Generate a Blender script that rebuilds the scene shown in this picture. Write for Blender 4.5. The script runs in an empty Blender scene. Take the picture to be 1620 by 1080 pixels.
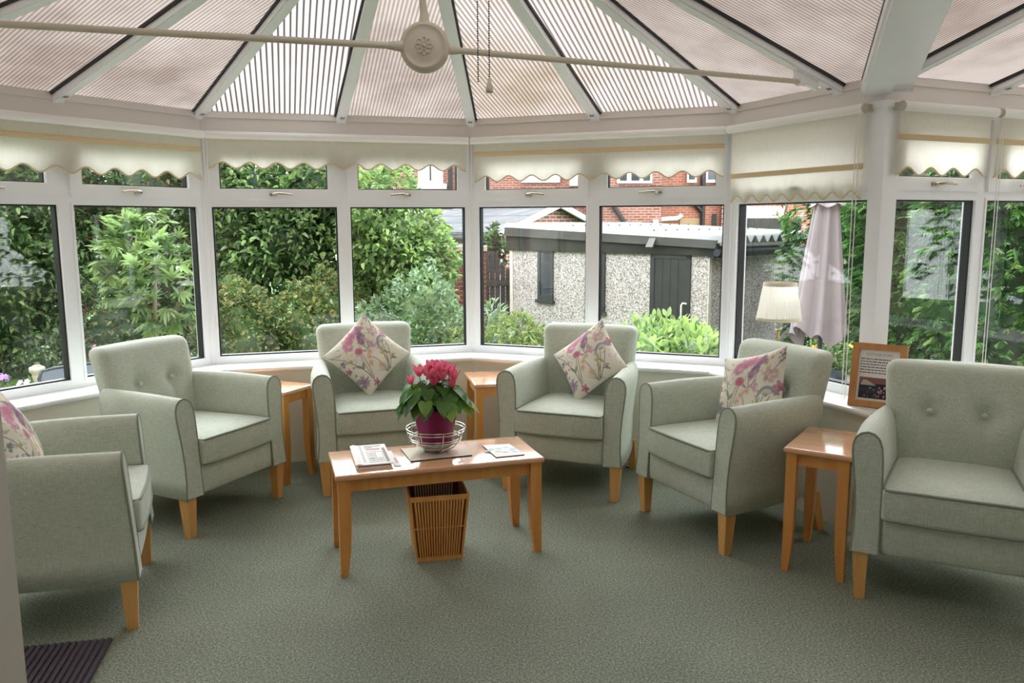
import bpy, math, random
import numpy as np
from mathutils import Vector, Matrix
R = math.radians
rnd = random.Random(7)
scene = bpy.context.scene
col = scene.collection
PITCH, ROLL, CAMH, FPX = R(8.321), R(-0.244), 1.449, 1289.0

# ------------------------------------------------------------------ helpers
def lin(h, a=1.0):
    h = h.lstrip('#')
    c = [int(h[i:i + 2], 16) / 255 for i in (0, 2, 4)]
    return tuple([(x / 12.92 if x <= .04045 else ((x + .055) / 1.055) ** 2.4) for x in c] + [a])

def at(px, py, Y):
    """point at world depth Y seen in direction of photo coordinates"""
    u0, v0 = px - 810, py - 540
    u = u0 * math.cos(ROLL) + v0 * math.sin(ROLL)
    v = -u0 * math.sin(ROLL) + v0 * math.cos(ROLL)
    dx, dz = u / FPX, -v / FPX
    yw = math.cos(PITCH) + dz * math.sin(PITCH)
    zw = -math.sin(PITCH) + dz * math.cos(PITCH)
    s = Y / yw
    return Vector((dx * s, Y, CAMH + zw * s))

def tag(o, label=None, cat=None, group=None, kind=None):
    if label: o['label'] = label
    if cat: o['category'] = cat
    if group: o['group'] = group
    if kind: o['kind'] = kind
    return o

def empty(name, loc=(0, 0, 0), rz=0.0, parent=None):
    o = bpy.data.objects.new(name, None)
    o.empty_display_size = .1
    o.location = loc
    o.rotation_euler = (0, 0, rz)
    col.objects.link(o)
    if parent: o.parent = parent
    return o

def thing(name, label, cat, loc=(0, 0, 0), rz=0.0, group=None, kind=None):
    return tag(empty(name, loc, rz), label, cat, group, kind)

def copy_tree(o, parent=None):
    c = o.copy()
    col.objects.link(c)
    c.parent = parent
    for ch in list(o.children):
        copy_tree(ch, c)
    return c

class MB:
    def __init__(s):
        s.v, s.f, s.m, s.s, s.uv = [], [], [], [], {}
        s.M = None
    def add(s, vs, fs, m=0, smooth=False):
        b = len(s.v)
        for p in vs:
            p = Vector(p)
            s.v.append(tuple(s.M @ p) if s.M is not None else tuple(p))
        for k, f in enumerate(fs):
            s.f.append(tuple(b + i for i in f))
            s.m.append(m[k] if isinstance(m, (list, tuple)) else m)
            s.s.append(smooth)
        return b
    def hexa(s, p, m=0):
        # p: 4 bottom (ccw from above), 4 top
        s.add(p, [(3, 2, 1, 0), (4, 5, 6, 7), (0, 1, 5, 4), (1, 2, 6, 5), (2, 3, 7, 6), (3, 0, 4, 7)], m)
    def box(s, x0, x1, y0, y1, z0, z1, m=0):
        s.hexa([(x0, y0, z0), (x1, y0, z0), (x1, y1, z0), (x0, y1, z0), (x0, y0, z1), (x1, y0, z1), (x1, y1, z1), (x0, y1, z1)], m)
    def prism(s, poly, z0, z1, m=0):
        """poly: ccw 2D list"""
        n = len(poly)
        vs = [(x, y, z0) for x, y in poly] + [(x, y, z1) for x, y in poly]
        fs = [tuple(range(n - 1, -1, -1)), tuple(range(n, 2 * n))] + [(i, (i + 1) % n, n + (i + 1) % n, n + i) for i in range(n)]
        s.add(vs, fs, m)
    def frame(s, x0, x1, z0, z1, w, y0, y1, m=0):
        """rectangular ring in the xz plane"""
        s.box(x0, x1, y0, y1, z0, z0 + w, m); s.box(x0, x1, y0, y1, z1 - w, z1, m)
        s.box(x0, x0 + w, y0, y1, z0 + w, z1 - w, m); s.box(x1 - w, x1, y0, y1, z0 + w, z1 - w, m)
    def loft(s, rings, m=0, smooth=True, cap=True, closed=True):
        n = len(rings[0]); vs = [p for r in rings for p in r]; fs = []
        for j in range(len(rings) - 1):
            for i in range(n if closed else n - 1):
                a, b = j * n + i, j * n + (i + 1) % n
                fs.append((a, b, b + n, a + n))
        s.add(vs, fs, m, smooth)
        if cap:
            s.add(rings[0], [tuple(range(n - 1, -1, -1))], m)
            s.add(rings[-1], [tuple(range(n))], m)
    def tube(s, path, r, n=8, m=0, closed=False, cap=True):
        path = [Vector(p) for p in path]; L = len(path)
        rr = r if isinstance(r, (list, tuple)) else [r] * L
        rings = []; prev = None
        for i, p in enumerate(path):
            if closed: d = path[(i + 1) % L] - path[i - 1]
            else: d = path[min(i + 1, L - 1)] - path[max(i - 1, 0)]
            d.normalize()
            if prev is None:
                a = Vector((0, 0, 1)) if abs(d.z) < .9 else Vector((1, 0, 0))
                prev = d.cross(a).normalized()
            prev = (prev - d * prev.dot(d)).normalized()
            q = d.cross(prev)
            rings.append([p + (prev * math.cos(2 * math.pi * k / n) + q * math.sin(2 * math.pi * k / n)) * rr[i] for k in range(n)])
        if closed: rings.append(rings[0])
        s.loft(rings, m, True, cap and not closed)
    def lathe(s, prof, n=24, m=0, smooth=True):
        vs, fs = [], []
        for r, z in prof:
            for k in range(n):
                a = 2 * math.pi * k / n
                vs.append((r * math.cos(a), r * math.sin(a), z))
        for j in range(len(prof) - 1):
            for k in range(n):
                a, b = j * n + k, j * n + (k + 1) % n
                fs.append((a, b, b + n, a + n))
        s.add(vs, fs, m, smooth)
    def rbox(s, cx, cy, cz, sx, sy, sz, r=.02, nx=4, ny=4, nz=4, rs=3, fn=None, m=0):
        h = (sx / 2, sy / 2, sz / 2); r = min(r, *h)
        def axis(hh, n):
            a = [-hh + r * (1 - math.cos(math.pi / 2 * i / rs)) * .999 if False else -hh + r * i / rs for i in range(rs)]
            inner = [-(hh - r) + 2 * (hh - r) * i / n for i in range(n + 1)]
            return a + inner + [-x for x in reversed(a)]
        A = [axis(h[0], nx), axis(h[1], ny), axis(h[2], nz)]
        key = {}; vs = []; fs = []
        def vert(p):
            k = tuple(round(x, 6) for x in p)
            if k in key: return key[k]
            q = [max(-(h[i] - r), min(h[i] - r, p[i])) for i in range(3)]
            d = Vector([p[i] - q[i] for i in range(3)])
            if d.length > 1e-9: d = d.normalized() * r
            w = Vector(q) + d
            if fn: w = Vector(fn(w.x, w.y, w.z))
            key[k] = len(vs); vs.append((w.x + cx, w.y + cy, w.z + cz))
            return key[k]
        for ax in range(3):
            b, c = (ax + 1) % 3, (ax + 2) % 3
            for sg in (-1, 1):
                for i in range(len(A[b]) - 1):
                    for j in range(len(A[c]) - 1):
                        q = []
                        for (ii, jj) in ((i, j), (i + 1, j), (i + 1, j + 1), (i, j + 1)):
                            p = [0, 0, 0]; p[ax] = sg * h[ax]; p[b] = A[b][ii]; p[c] = A[c][jj]
                            q.append(vert(p))
                        if len(set(q)) < 3: continue
                        fs.append(tuple(q) if sg > 0 else tuple(reversed(q)))
        s.add(vs, fs, m, True)
    def build(s, name, mats, parent=None, loc=None, rz=0.0, autosmooth=None):
        me = bpy.data.meshes.new(name)
        me.from_pydata(s.v, [], s.f)
        if not isinstance(mats, (list, tuple)): mats = [mats]
        for m in mats: me.materials.append(m)
        me.polygons.foreach_set('material_index', s.m)
        me.polygons.foreach_set('use_smooth', s.s)
        me.update()
        o = bpy.data.objects.new(name, me)
        col.objects.link(o)
        if parent: o.parent = parent
        if loc: o.location = loc
        if rz: o.rotation_euler = (0, 0, rz)
        return o

# ------------------------------------------------------------------ materials
def new_mat(name):
    m = bpy.data.materials.new(name); m.use_nodes = True
    nt = m.node_tree
    for n in list(nt.nodes): nt.nodes.remove(n)
    out = nt.nodes.new('ShaderNodeOutputMaterial')
    return m, nt, out

def nd(nt, t, ins=None, **kw):
    n = nt.nodes.new(t)
    for k, v in kw.items(): setattr(n, k, v)
    for k, v in (ins or {}).items():
        if hasattr(v, 'is_output') or isinstance(v, bpy.types.NodeSocket): nt.links.new(v, n.inputs[k])
        else: n.inputs[k].default_value = v
    return n

def ramp(nt, fac, stops, interp='LINEAR'):
    n = nt.nodes.new('ShaderNodeValToRGB'); n.color_ramp.interpolation = interp
    e = n.color_ramp.elements
    while len(e) < len(stops): e.new(.5)
    for i, (p, c) in enumerate(stops):
        e[i].position = p; e[i].color = c
    nt.links.new(fac, n.inputs[0])
    return n.outputs[0]

def scaled(nt, vec, s):
    return nd(nt, 'ShaderNodeMapping', {'Vector': vec, 'Scale': s}).outputs[0]

def coord(nt, k='Object'):
    return nt.nodes.new('ShaderNodeTexCoord').outputs[k]

def noise(nt, vec, scale, detail=3, rough=.5):
    return nd(nt, 'ShaderNodeTexNoise', {'Vector': vec, 'Scale': scale, 'Detail': detail, 'Roughness': rough}).outputs['Fac']

def bump(nt, h, strength, dist=.002):
    return nd(nt, 'ShaderNodeBump', {'Height': h, 'Strength': strength, 'Distance': dist}).outputs[0]

def simple(name, c, rough=.5, metal=0.0, var=0.0, vscale=8, bmp=0.0, bscale=200, spec=.5, coat=0.0, sub=None):
    m, nt, out = new_mat(name)
    p = nd(nt, 'ShaderNodeBsdfPrincipled', {'Base Color': lin(c), 'Roughness': rough, 'Metallic': metal, 'Specular IOR Level': spec, 'Coat Weight': coat, 'Coat Roughness': .08})
    if var:
        n = noise(nt, coord(nt), vscale, 4)
        a = lin(c); lo = tuple(x * (1 - var) for x in a[:3]) + (1,); hi = tuple(min(1, x * (1 + var)) for x in a[:3]) + (1,)
        nt.links.new(ramp(nt, n, [(.3, lo), (.7, hi)]), p.inputs['Base Color'])
    if bmp:
        nt.links.new(bump(nt, noise(nt, coord(nt), bscale, 3), bmp), p.inputs['Normal'])
    nt.links.new(p.outputs[0], out.inputs[0])
    return m

def fabric_mat(name, c1, c2, sc=150, soil=None):
    m, nt, out = new_mat(name)
    co = coord(nt)
    a = noise(nt, scaled(nt, co, (sc * 2.2, sc * 2.2, sc * .2)), 1, 2)
    b = noise(nt, scaled(nt, co, (sc * .2, sc * 2.2, sc * 2.2)), 1, 2)
    c_ = noise(nt, scaled(nt, co, (sc * 2.2, sc * .2, sc * 2.2)), 1, 2)
    ab = nd(nt, 'ShaderNodeMath', {0: a, 1: b}, operation='ADD').outputs[0]
    abc = nd(nt, 'ShaderNodeMath', {0: ab, 1: c_}, operation='ADD').outputs[0]
    mx = nd(nt, 'ShaderNodeMath', {0: abc, 1: .667}, operation='MULTIPLY').outputs[0]
    big = noise(nt, co, 5, 3)
    mx2 = nd(nt, 'ShaderNodeMath', {0: mx, 1: nd(nt, 'ShaderNodeMath', {0: big, 1: .25}, operation='MULTIPLY').outputs[0]}, operation='ADD').outputs[0]
    hf = nd(nt, 'ShaderNodeMath', {0: mx2, 1: .45}, operation='MULTIPLY').outputs[0]
    c = ramp(nt, hf, [(.38, lin(c1)), (.66, lin(c2))])
    p = nd(nt, 'ShaderNodeBsdfPrincipled', {'Base Color': c, 'Roughness': .85, 'Specular IOR Level': .25, 'Sheen Weight': .25, 'Sheen Roughness': .5, 'Normal': bump(nt, mx, .25, .001)})
    nt.links.new(p.outputs[0], out.inputs[0])
    return m

def wood_mat(name, c1, c2, rough=.3, coat=.3, axis='x', rings=14):
    m, nt, out = new_mat(name)
    co = coord(nt)
    sc = {'x': (1.2, 18, 18), 'y': (18, 1.2, 18), 'z': (18, 18, 1.2)}[axis]
    n = noise(nt, scaled(nt, co, sc), 1.4, 5, .6)
    n2 = noise(nt, scaled(nt, co, tuple(v * 6 for v in sc)), 1.2, 3)
    f = nd(nt, 'ShaderNodeMath', {0: n, 1: nd(nt, 'ShaderNodeMath', {0: n2, 1: .3}, operation='MULTIPLY').outputs[0]}, operation='ADD').outputs[0]
    c = ramp(nt, f, [(.45, lin(c1)), (.85, lin(c2))])
    p = nd(nt, 'ShaderNodeBsdfPrincipled', {'Base Color': c, 'Roughness': rough, 'Coat Weight': coat, 'Coat Roughness': .12})
    nt.links.new(p.outputs[0], out.inputs[0])
    return m

def leaf_mat(name, c, rough=.35, trans=.25, k=1.0):
    m, nt, out = new_mat(name)
    n = noise(nt, coord(nt), 3.1, 2)
    a = tuple(x * k for x in lin(c)[:3]); lo = tuple(x * .7 for x in a[:3]) + (1,); hi = tuple(min(1, x * 1.3) for x in a[:3]) + (1,)
    cc = ramp(nt, n, [(.3, lo), (.7, hi)])
    p = nd(nt, 'ShaderNodeBsdfPrincipled', {'Base Color': cc, 'Roughness': rough, 'Specular IOR Level': .5})
    t = nd(nt, 'ShaderNodeBsdfTranslucent', {'Color': cc})
    mx = nd(nt, 'ShaderNodeMixShader', {0: trans, 1: p.outputs[0], 2: t.outputs[0]})
    nt.links.new(mx.outputs[0], out.inputs[0])
    return m

def glass_mat(name, tint=(.975, .985, .98, 1), boost=1.0):
    m, nt, out = new_mat(name)
    fc = nd(nt, 'ShaderNodeLayerWeight', {'Blend': .5}).outputs['Facing']
    p5 = nd(nt, 'ShaderNodeMath', {0: fc, 1: 5.0}, operation='POWER').outputs[0]
    f = nd(nt, 'ShaderNodeMath', {0: p5, 1: .96 * boost, 2: .042 * boost}, operation='MULTIPLY_ADD', use_clamp=True).outputs[0]
    mx = nd(nt, 'ShaderNodeMixShader', {0: f, 1: nd(nt, 'ShaderNodeBsdfTransparent', {'Color': tint}).outputs[0],
                                        2: nd(nt, 'ShaderNodeBsdfGlossy', {'Color': (1, 1, 1, 1), 'Roughness': 0.0}).outputs[0]})
    nt.links.new(mx.outputs[0], out.inputs[0])
    return m

def brick_mat(name, c1, c2, mortar, bw=.225, bh=.075, ms=.012, soot=.35):
    m, nt, out = new_mat(name)
    sp = nd(nt, 'ShaderNodeSeparateXYZ', {0: coord(nt)})
    xy = nd(nt, 'ShaderNodeMath', {0: sp.outputs[0], 1: sp.outputs[1]}, operation='ADD').outputs[0]
    v = nd(nt, 'ShaderNodeCombineXYZ', {0: xy, 1: sp.outputs[2]}).outputs[0]
    b = nd(nt, 'ShaderNodeTexBrick', {'Vector': v, 'Color1': lin(c1), 'Color2': lin(c2), 'Mortar': lin(mortar), 'Scale': 1.0,
                                      'Mortar Size': ms, 'Brick Width': bw, 'Row Height': bh})
    n = noise(nt, coord(nt), .9, 5)
    mx = nd(nt, 'ShaderNodeMix', {}, data_type='RGBA', blend_type='MULTIPLY')
    mx.inputs[0].default_value = 1
    nt.links.new(b.outputs[0], mx.inputs[6])
    nt.links.new(ramp(nt, n, [(.35, ((1 - soot) * .92,) * 3 + (1,)), (.65, (.92, .92, .92, 1))]), mx.inputs[7])
    p = nd(nt, 'ShaderNodeBsdfPrincipled', {'Base Color': mx.outputs[2], 'Roughness': .9, 'Specular IOR Level': .2})
    nt.links.new(p.outputs[0], out.inputs[0])
    return m

def poly_mat(name, light, dark, dirt, pitch=.025, duty=.5):
    m, nt, out = new_mat(name)
    uv = nd(nt, 'ShaderNodeUVMap').outputs[0]
    sp = nd(nt, 'ShaderNodeSeparateXYZ', {0: uv})
    ph = nd(nt, 'ShaderNodeMath', {0: sp.outputs[0], 1: 2 * math.pi / pitch}, operation='MULTIPLY').outputs[0]
    sn = nd(nt, 'ShaderNodeMath', {0: ph}, operation='SINE').outputs[0]
    f = nd(nt, 'ShaderNodeMath', {0: sn, 1: .5, 2: .5}, operation='MULTIPLY_ADD').outputs[0]
    st = ramp(nt, f, [(max(0, duty - .35), lin(dark)), (min(1, duty + .3), lin(light))])
    n = noise(nt, scaled(nt, coord(nt), (1.6, 1.6, 1.6)), 1.0, 4, .6)
    dm = ramp(nt, n, [(.32, lin(dirt)), (.62, (1, 1, 1, 1))])
    mx = nd(nt, 'ShaderNodeMix', {}, data_type='RGBA', blend_type='MULTIPLY')
    mx.inputs[0].default_value = 1
    nt.links.new(st, mx.inputs[6]); nt.links.new(dm, mx.inputs[7])
    tr = nd(nt, 'ShaderNodeBsdfTranslucent', {'Color': mx.outputs[2]})
    df = nd(nt, 'ShaderNodeBsdfPrincipled', {'Base Color': mx.outputs[2], 'Roughness': .25})
    ms = nd(nt, 'ShaderNodeMixShader', {0: .14, 1: tr.outputs[0], 2: df.outputs[0]})
    nt.links.new(ms.outputs[0], out.inputs[0])
    return m

M = {}
M['upvc'] = simple('white_upvc', '#f5f7fb', .28, spec=.5)
M['eaves'] = simple('eaves_upvc', '#e3ddd8', .32)
M['sill'] = simple('sill_upvc', '#f2f3f3', .25)
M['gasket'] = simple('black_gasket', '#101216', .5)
M['chrome'] = simple('chrome', '#d8d8d4', .12, 1.0)
M['silver'] = simple('silver_wire', '#d0d0ce', .35, .3)
M['handle'] = simple('handle_metal', '#b9ad98', .2, 1.0)
M['wall'] = simple('cream_paint', '#ece6db', .7, var=.03, vscale=2)
M['housewall'] = simple('house_paint', '#cfc9bd', .7)
M['glass'] = glass_mat('window_glass', boost=.62)
M['clear'] = glass_mat('sheet_clear', (.97, .97, .97, 1))
M['blind'] = None
M['tan'] = simple('tan_trim', '#d9c49c', .8)
M['chair'] = fabric_mat('sage_fabric', '#a9b2a2', '#d3dacd')
M['chair_pipe'] = simple('sage_piping', '#8b9587', .85)
M['legwood'] = wood_mat('leg_wood', '#d79d58', '#e4b370', .4, .15, 'z')
M['tabletop'] = wood_mat('table_top_wood', '#dba077', '#e6b48c', .16, 1.0, 'x')
M['tablewood'] = wood_mat('table_leg_wood', '#d58e44', '#e0a25a', .4, .2, 'z')
M['oak'] = wood_mat('oak_frame', '#b98049', '#c9935c', .5, .05, 'z')
M['bamboo'] = wood_mat('bamboo', '#d8934c', '#e6ad64', .4, .2, 'z')
M['bamboo_dark'] = simple('bamboo_gap', '#84532b', .7)
M['cream_metal'] = simple('cream_metal', '#cfc7b6', .4)
M['black'] = simple('black', '#15161a', .5)
M['pot'] = simple('magenta_pot', '#8d1f5c', .45, spec=.4)
M['soil'] = simple('soil', '#3a2a20', .95)
M['paper'] = simple('paper', '#eceae6', .6)
M['paper_grey'] = simple('paper_grey', '#8d8b90', .7)
M['ink'] = simple('ink', '#55555c', .7)
M['pink_ink'] = simple('pink_ink', '#d6a0a6', .7)
M['blue_ink'] = simple('blue_ink', '#bccde0', .6)
M['board'] = simple('place_board', '#e8d6c8', .15, coat=.7)
M['petal'] = leaf_mat('cyclamen_petal', '#ff7d9b', .5, .6)
M['rosestem'] = simple('flower_stem', '#6d3a34', .6)
M['cyc1'] = leaf_mat('cyclamen_leaf', '#568c3a', .3, .4)
M['cyc2'] = leaf_mat('cyclamen_leaf_pale', '#8cb655', .3, .45)
M['cyc3'] = leaf_mat('cyclamen_leaf_dark', '#40692f', .3, .3)
M['brass'] = simple('aged_brass', '#b59a68', .25, 1.0)
M['ball'] = glass_mat('lamp_glass', (.95, .97, .97, 1), 2.5)
M['white'] = simple('white_paint', '#f2f2f0', .5)
M['stone'] = simple('pale_stone', '#cfcabf', .85, var=.12, vscale=14)
M['concrete'] = simple('weathered_concrete', '#3f3f3b', .9, var=.3, vscale=3)
M['darktimber'] = simple('dark_timber', '#2c2d2e', .6, var=.25, vscale=6)
M['fascia_moss'] = simple('mossy_fascia', '#24251e', .85, var=.5, vscale=4)
M['greypipe'] = simple('dark_pipe', '#2a2f3a', .5)
M['slate'] = brick_mat('slates', '#74777a', '#64686b', '#505457', .3, .16, .008, .15)
M['brick'] = brick_mat('red_brick', '#a4685a', '#87503f', '#a8988f', .225, .075, .012, .25)
M['brick_orange'] = brick_mat('orange_brick', '#b26c54', '#9c5a48', '#ae988a', .225, .075, .01, .25)
M['brick_dark'] = brick_mat('mottled_brick', '#a8604e', '#6a5a58', '#c2aea4', .24, .08, .014, .2)
M['brick_wall'] = brick_mat('old_brick', '#8d4a3c', '#6f3a32', '#8b7a70', .225, .075, .01, .35)
M['asbestos'] = simple('corrugated_cement', '#8e9193', .8, var=.12, vscale=3)
M['window_dark'] = simple('dark_pane', '#3a424a', .1, var=.3, vscale=2)
M['window_pale'] = simple('net_curtain', '#aab4bb', .2, var=.15, vscale=5)
M['canvas'] = simple('parasol_canvas', '#8a8184', .85, var=.05, vscale=5, bmp=.1, bscale=300)
M['grass'] = None
M['lilac'] = simple('lilac_petals', '#b88fd0', .6)
M['whitepetal'] = simple('white_petals', '#ece6ee', .6)
M['yellowpetal'] = simple('yellow_petals', '#e8c23a', .6)
M['pinkpetal'] = simple('pink_petals', '#d87aa0', .6)
M['bark'] = simple('bark', '#8d8069', .9, var=.2, vscale=12)
M['textile'] = simple('garden_mesh', '#5b6570', .7)

def blind_mat():
    m, nt, out = new_mat('cream_blind')
    co = coord(nt)
    n = noise(nt, scaled(nt, co, (160, 160, 30)), 1, 2)
    c = ramp(nt, n, [(.3, lin('#f3efe2')), (.7, lin('#f8f4e9'))])
    d = nd(nt, 'ShaderNodeBsdfDiffuse', {'Color': c})
    t = nd(nt, 'ShaderNodeBsdfTranslucent', {'Color': c})
    mx = nd(nt, 'ShaderNodeMixShader', {0: .52, 1: d.outputs[0], 2: t.outputs[0]})
    nt.links.new(mx.outputs[0], out.inputs[0])
    return m
M['blind'] = blind_mat()

def shade_mat():
    m, nt, out = new_mat('lampshade_silk')
    d = nd(nt, 'ShaderNodeBsdfDiffuse', {'Color': lin('#f8f6ee')})
    t = nd(nt, 'ShaderNodeBsdfTranslucent', {'Color': lin('#fdfbf4')})
    mx = nd(nt, 'ShaderNodeMixShader', {0: .55, 1: d.outputs[0], 2: t.outputs[0]})
    nt.links.new(mx.outputs[0], out.inputs[0])
    return m
M['shade'] = shade_mat()

def carpet_mat():
    m, nt, out = new_mat('green_carpet')
    co = coord(nt)
    n = noise(nt, co, 125, 4, .95)
    n2 = noise(nt, co, 1.3, 3)
    f = nd(nt, 'ShaderNodeMath', {0: n, 1: nd(nt, 'ShaderNodeMath', {0: n2, 1: .12}, operation='MULTIPLY').outputs[0]}, operation='ADD').outputs[0]
    c = ramp(nt, f, [(.36, lin('#3e453b')), (.55, lin('#747c6e')), (.70, lin('#b4b9a9'))])
    p = nd(nt, 'ShaderNodeBsdfPrincipled', {'Base Color': c, 'Roughness': .95, 'Specular IOR Level': .1, 'Normal': bump(nt, n, .15, .002)})
    nt.links.new(p.outputs[0], out.inputs[0])
    return m
M['carpet'] = carpet_mat()

def pebble_mat():
    m, nt, out = new_mat('pebbledash')
    v = nd(nt, 'ShaderNodeTexVoronoi', {'Vector': coord(nt), 'Scale': 68.0})
    sp = nd(nt, 'ShaderNodeSeparateColor', {0: v.outputs['Color']})
    c = ramp(nt, sp.outputs[0], [(0, lin('#6c6360')), (.15, lin('#968b88')), (.36, lin('#b2a9a6')), (.62, lin('#c6c0bf')), (.9, lin('#dddad9'))], 'CONSTANT')
    p = nd(nt, 'ShaderNodeBsdfPrincipled', {'Base Color': c, 'Roughness': .9, 'Normal': bump(nt, v.outputs['Distance'], .3, .006)})
    nt.links.new(p.outputs[0], out.inputs[0])
    return m
M['pebble'] = pebble_mat()

def ground_mat():
    m, nt, out = new_mat('garden_ground')
    co = coord(nt)
    n = noise(nt, co, 30, 4, .7); b = noise(nt, co, .5, 2)
    g = ramp(nt, n, [(.3, lin('#2e4f1a')), (.7, lin('#587a33'))])
    p = nd(nt, 'ShaderNodeBsdfPrincipled', {'Base Color': g, 'Roughness': .9, 'Normal': bump(nt, n, .8, .03)})
    nt.links.new(p.outputs[0], out.inputs[0])
    return m
M['grass'] = ground_mat()
M['paving'] = brick_mat('paving', '#a09d97', '#8f8c86', '#6d6a64', .45, .45, .015, .2)
M['mat'] = None
def ribmat():
    m, nt, out = new_mat('ribbed_mat')
    w = nd(nt, 'ShaderNodeTexNoise', {'Vector': coord(nt), 'Scale': 220.0})
    c = ramp(nt, w.outputs['Fac'], [(.3, lin('#353037')), (.7, lin('#5b555f'))])
    p = nd(nt, 'ShaderNodeBsdfPrincipled', {'Base Color': c, 'Roughness': .95})
    nt.links.new(p.outputs[0], out.inputs[0])
    return m
M['mat'] = ribmat()
POLY = [poly_mat('polycarbonate_plain', '#7a736e', '#5d5651', '#cbc4bf', .020, .5),  # all one sheet type; sky brightness seen through it is painted into the variants
        poly_mat('polycarbonate_lit_lined', '#9a9693', '#2a2625', '#dcd6d0', .029, .3),
        poly_mat('polycarbonate_lit_pale', '#857e7a', '#5a534f', '#d6cfbc', .025, .45),
        poly_mat('polycarbonate_lit_bright', '#928b86', '#504844', '#dcd6d0', .027, .45),
        poly_mat('polycarbonate_fill', '#cfcdcb', '#a5a2a0', '#e6e4e2', .025, .45)]  # clearer sheets for unseen roof areas, added to let more daylight in

# ------------------------------------------------------------------ camera
cam_d = bpy.data.cameras.new('camera')
cam = bpy.data.objects.new('camera', cam_d)
col.objects.link(cam)
cam_d.sensor_width = 36.0
cam_d.lens = FPX / 1620 * 36.0
cam_d.clip_start = .02
cam.matrix_world = Matrix.Translation((0, 0, CAMH)) @ Matrix.Rotation(math.pi / 2 - PITCH, 4, 'X') @ Matrix.Rotation(ROLL, 4, 'Z')
scene.camera = cam

# ------------------------------------------------------------------ room plan
def pol(p, ang, d):
    return (p[0] + d * math.cos(R(ang)), p[1] + d * math.sin(R(ang)))
V1, V2, V3, V4 = (-1.815, 4.865), (-.253, 5.312), (1.268, 4.735), (1.692, 3.797)
V0 = pol(V1, 237, 1.63)
HW = 1.3                                   # face of the house wall
Vm = (-2.66, HW)
V5 = pol(V4, 24, 2.70)
V6 = (V5[0] + .445 * (V5[1] - HW), HW)
PLAN = [Vm, V0, V1, V2, V3, V4, V5, V6]
ZS, ZT, ZB, ZE = .605, 1.546, 1.981, 2.069
HUB = Vector((-.336, 2.99, 2.72))

def offset_line(pts, off):
    """offset to the left (outward) by off, mitred"""
    out = []
    for i, p in enumerate(pts):
        ns = []
        if i > 0: ns.append((pts[i - 1], p))
        if i < len(pts) - 1: ns.append((p, pts[i + 1]))
        nn = []
        for a, b in ns:
            d = Vector((b[0] - a[0], b[1] - a[1])).normalized()
            nn.append(Vector((-d.y, d.x)))
        if len(nn) == 1: m_ = nn[0] * off
        else:
            m_ = (nn[0] + nn[1]); m_ = m_ * (off / (1 + nn[0].dot(nn[1])))
        out.append((p[0] + m_.x, p[1] + m_.y))
    return out

def strip(pts, o1, o2, z0, z1, segs=None, m=0, mb=None):
    a, b = offset_line(pts, o1), offset_line(pts, o2)
    mb = mb or MB()
    for i in (segs if segs is not None else range(len(pts) - 1)):
        mb.prism([a[i], a[i + 1], b[i + 1], b[i]], z0, z1, m)
    return mb

SIDE = ['left_side', 'left', 'back_left', 'back_right', 'right', 'annexe', 'annexe_side']
SIDETXT = ['beside the doorway on the left', 'at the far left', 'behind the second chair', 'facing the pebbledash shed', 'behind the table lamp', 'beyond the square pillar', 'at the hidden annexe end']
def struct(o, label): return tag(o, label, None, None, 'structure')

# floor
mb = MB()
inn = offset_line(PLAN, -.10)
mb.prism([(p[0], p[1]) for p in reversed(inn)] , -.06, 0)
mb.prism([(-3, -2.6), (3, -2.6), (3, HW + .02), (-3, HW + .02)], -.06, -.001)
struct(mb.build('floor', M['carpet']), 'green grey flecked carpet covering the conservatory floor')
# dwarf walls
for i in range(7):
    o = strip(PLAN, -.15, .14, -.2, ZS - .03, [i]).build('wall_' + SIDE[i], M['wall'])
    struct(o, 'cream dwarf wall under the window ' + SIDETXT[i])
# sill board with rounded nose
mb = MB()
prof = [(.0, ZS), (-.185, ZS), (-.196, ZS - .004), (-.20, ZS - .013), (-.196, ZS - .024), (-.185, ZS - .03), (0, ZS - .03)]
lines = [offset_line(PLAN, p[0]) for p in prof]
for i in range(7):
    ring0 = [(lines[k][i][0], lines[k][i][1], prof[k][1]) for k in range(len(prof))]
    ring1 = [(lines[k][i + 1][0], lines[k][i + 1][1], prof[k][1]) for k in range(len(prof))]
    mb.loft([ring0, ring1], 0, False, i in (0, 6))
struct(mb.build('trim_1', M['sill']), 'white window board running round the bay above the dwarf walls')
# eaves beam
mb = strip(PLAN, -.012, .14, ZB, ZE + .03)
strip(PLAN, -.022, .0, ZE - .012, ZE + .004, mb=mb)
struct(mb.build('trim_2', M['eaves']), 'pinkish white eaves beam running round above the blinds')
# corner posts
def post(k, P, ang, w, y0, y1, label):
    mb = MB()
    mb.box(-w / 2, w / 2, y0, y1, ZS - .02, ZB + .002)
    mb.box(-.004, .004, y0 - .003, y0, ZS, ZB)
    o = mb.build('trim_%d' % k, M['upvc'], None, (P[0], P[1], 0), R(ang))
    struct(o, label)
post(3, V0, 78, .07, -.004, .09, 'white corner post at the hidden left end of the bay')
post(4, V1, 36.5, .055, -.004, .09, 'white corner post left of the deep green shrubs')
post(5, V2, -2.4, .055, -.004, .09, 'white corner post above the middle side table')
post(6, V3, -43, .055, -.004, .09, 'white corner post left of the table lamp')
mb = MB(); mb.box(-.04, .04, -.034, .06, ZS - .02, ZB + .003); mb.box(-.045, .045, -.039, .06, ZB - .03, ZB + .002)
struct(mb.build('trim_7', M['upvc'], None, (V4[0], V4[1], 0), R(-21 - 44)), 'thick square white pillar at the inner corner by the framed picture')

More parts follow.
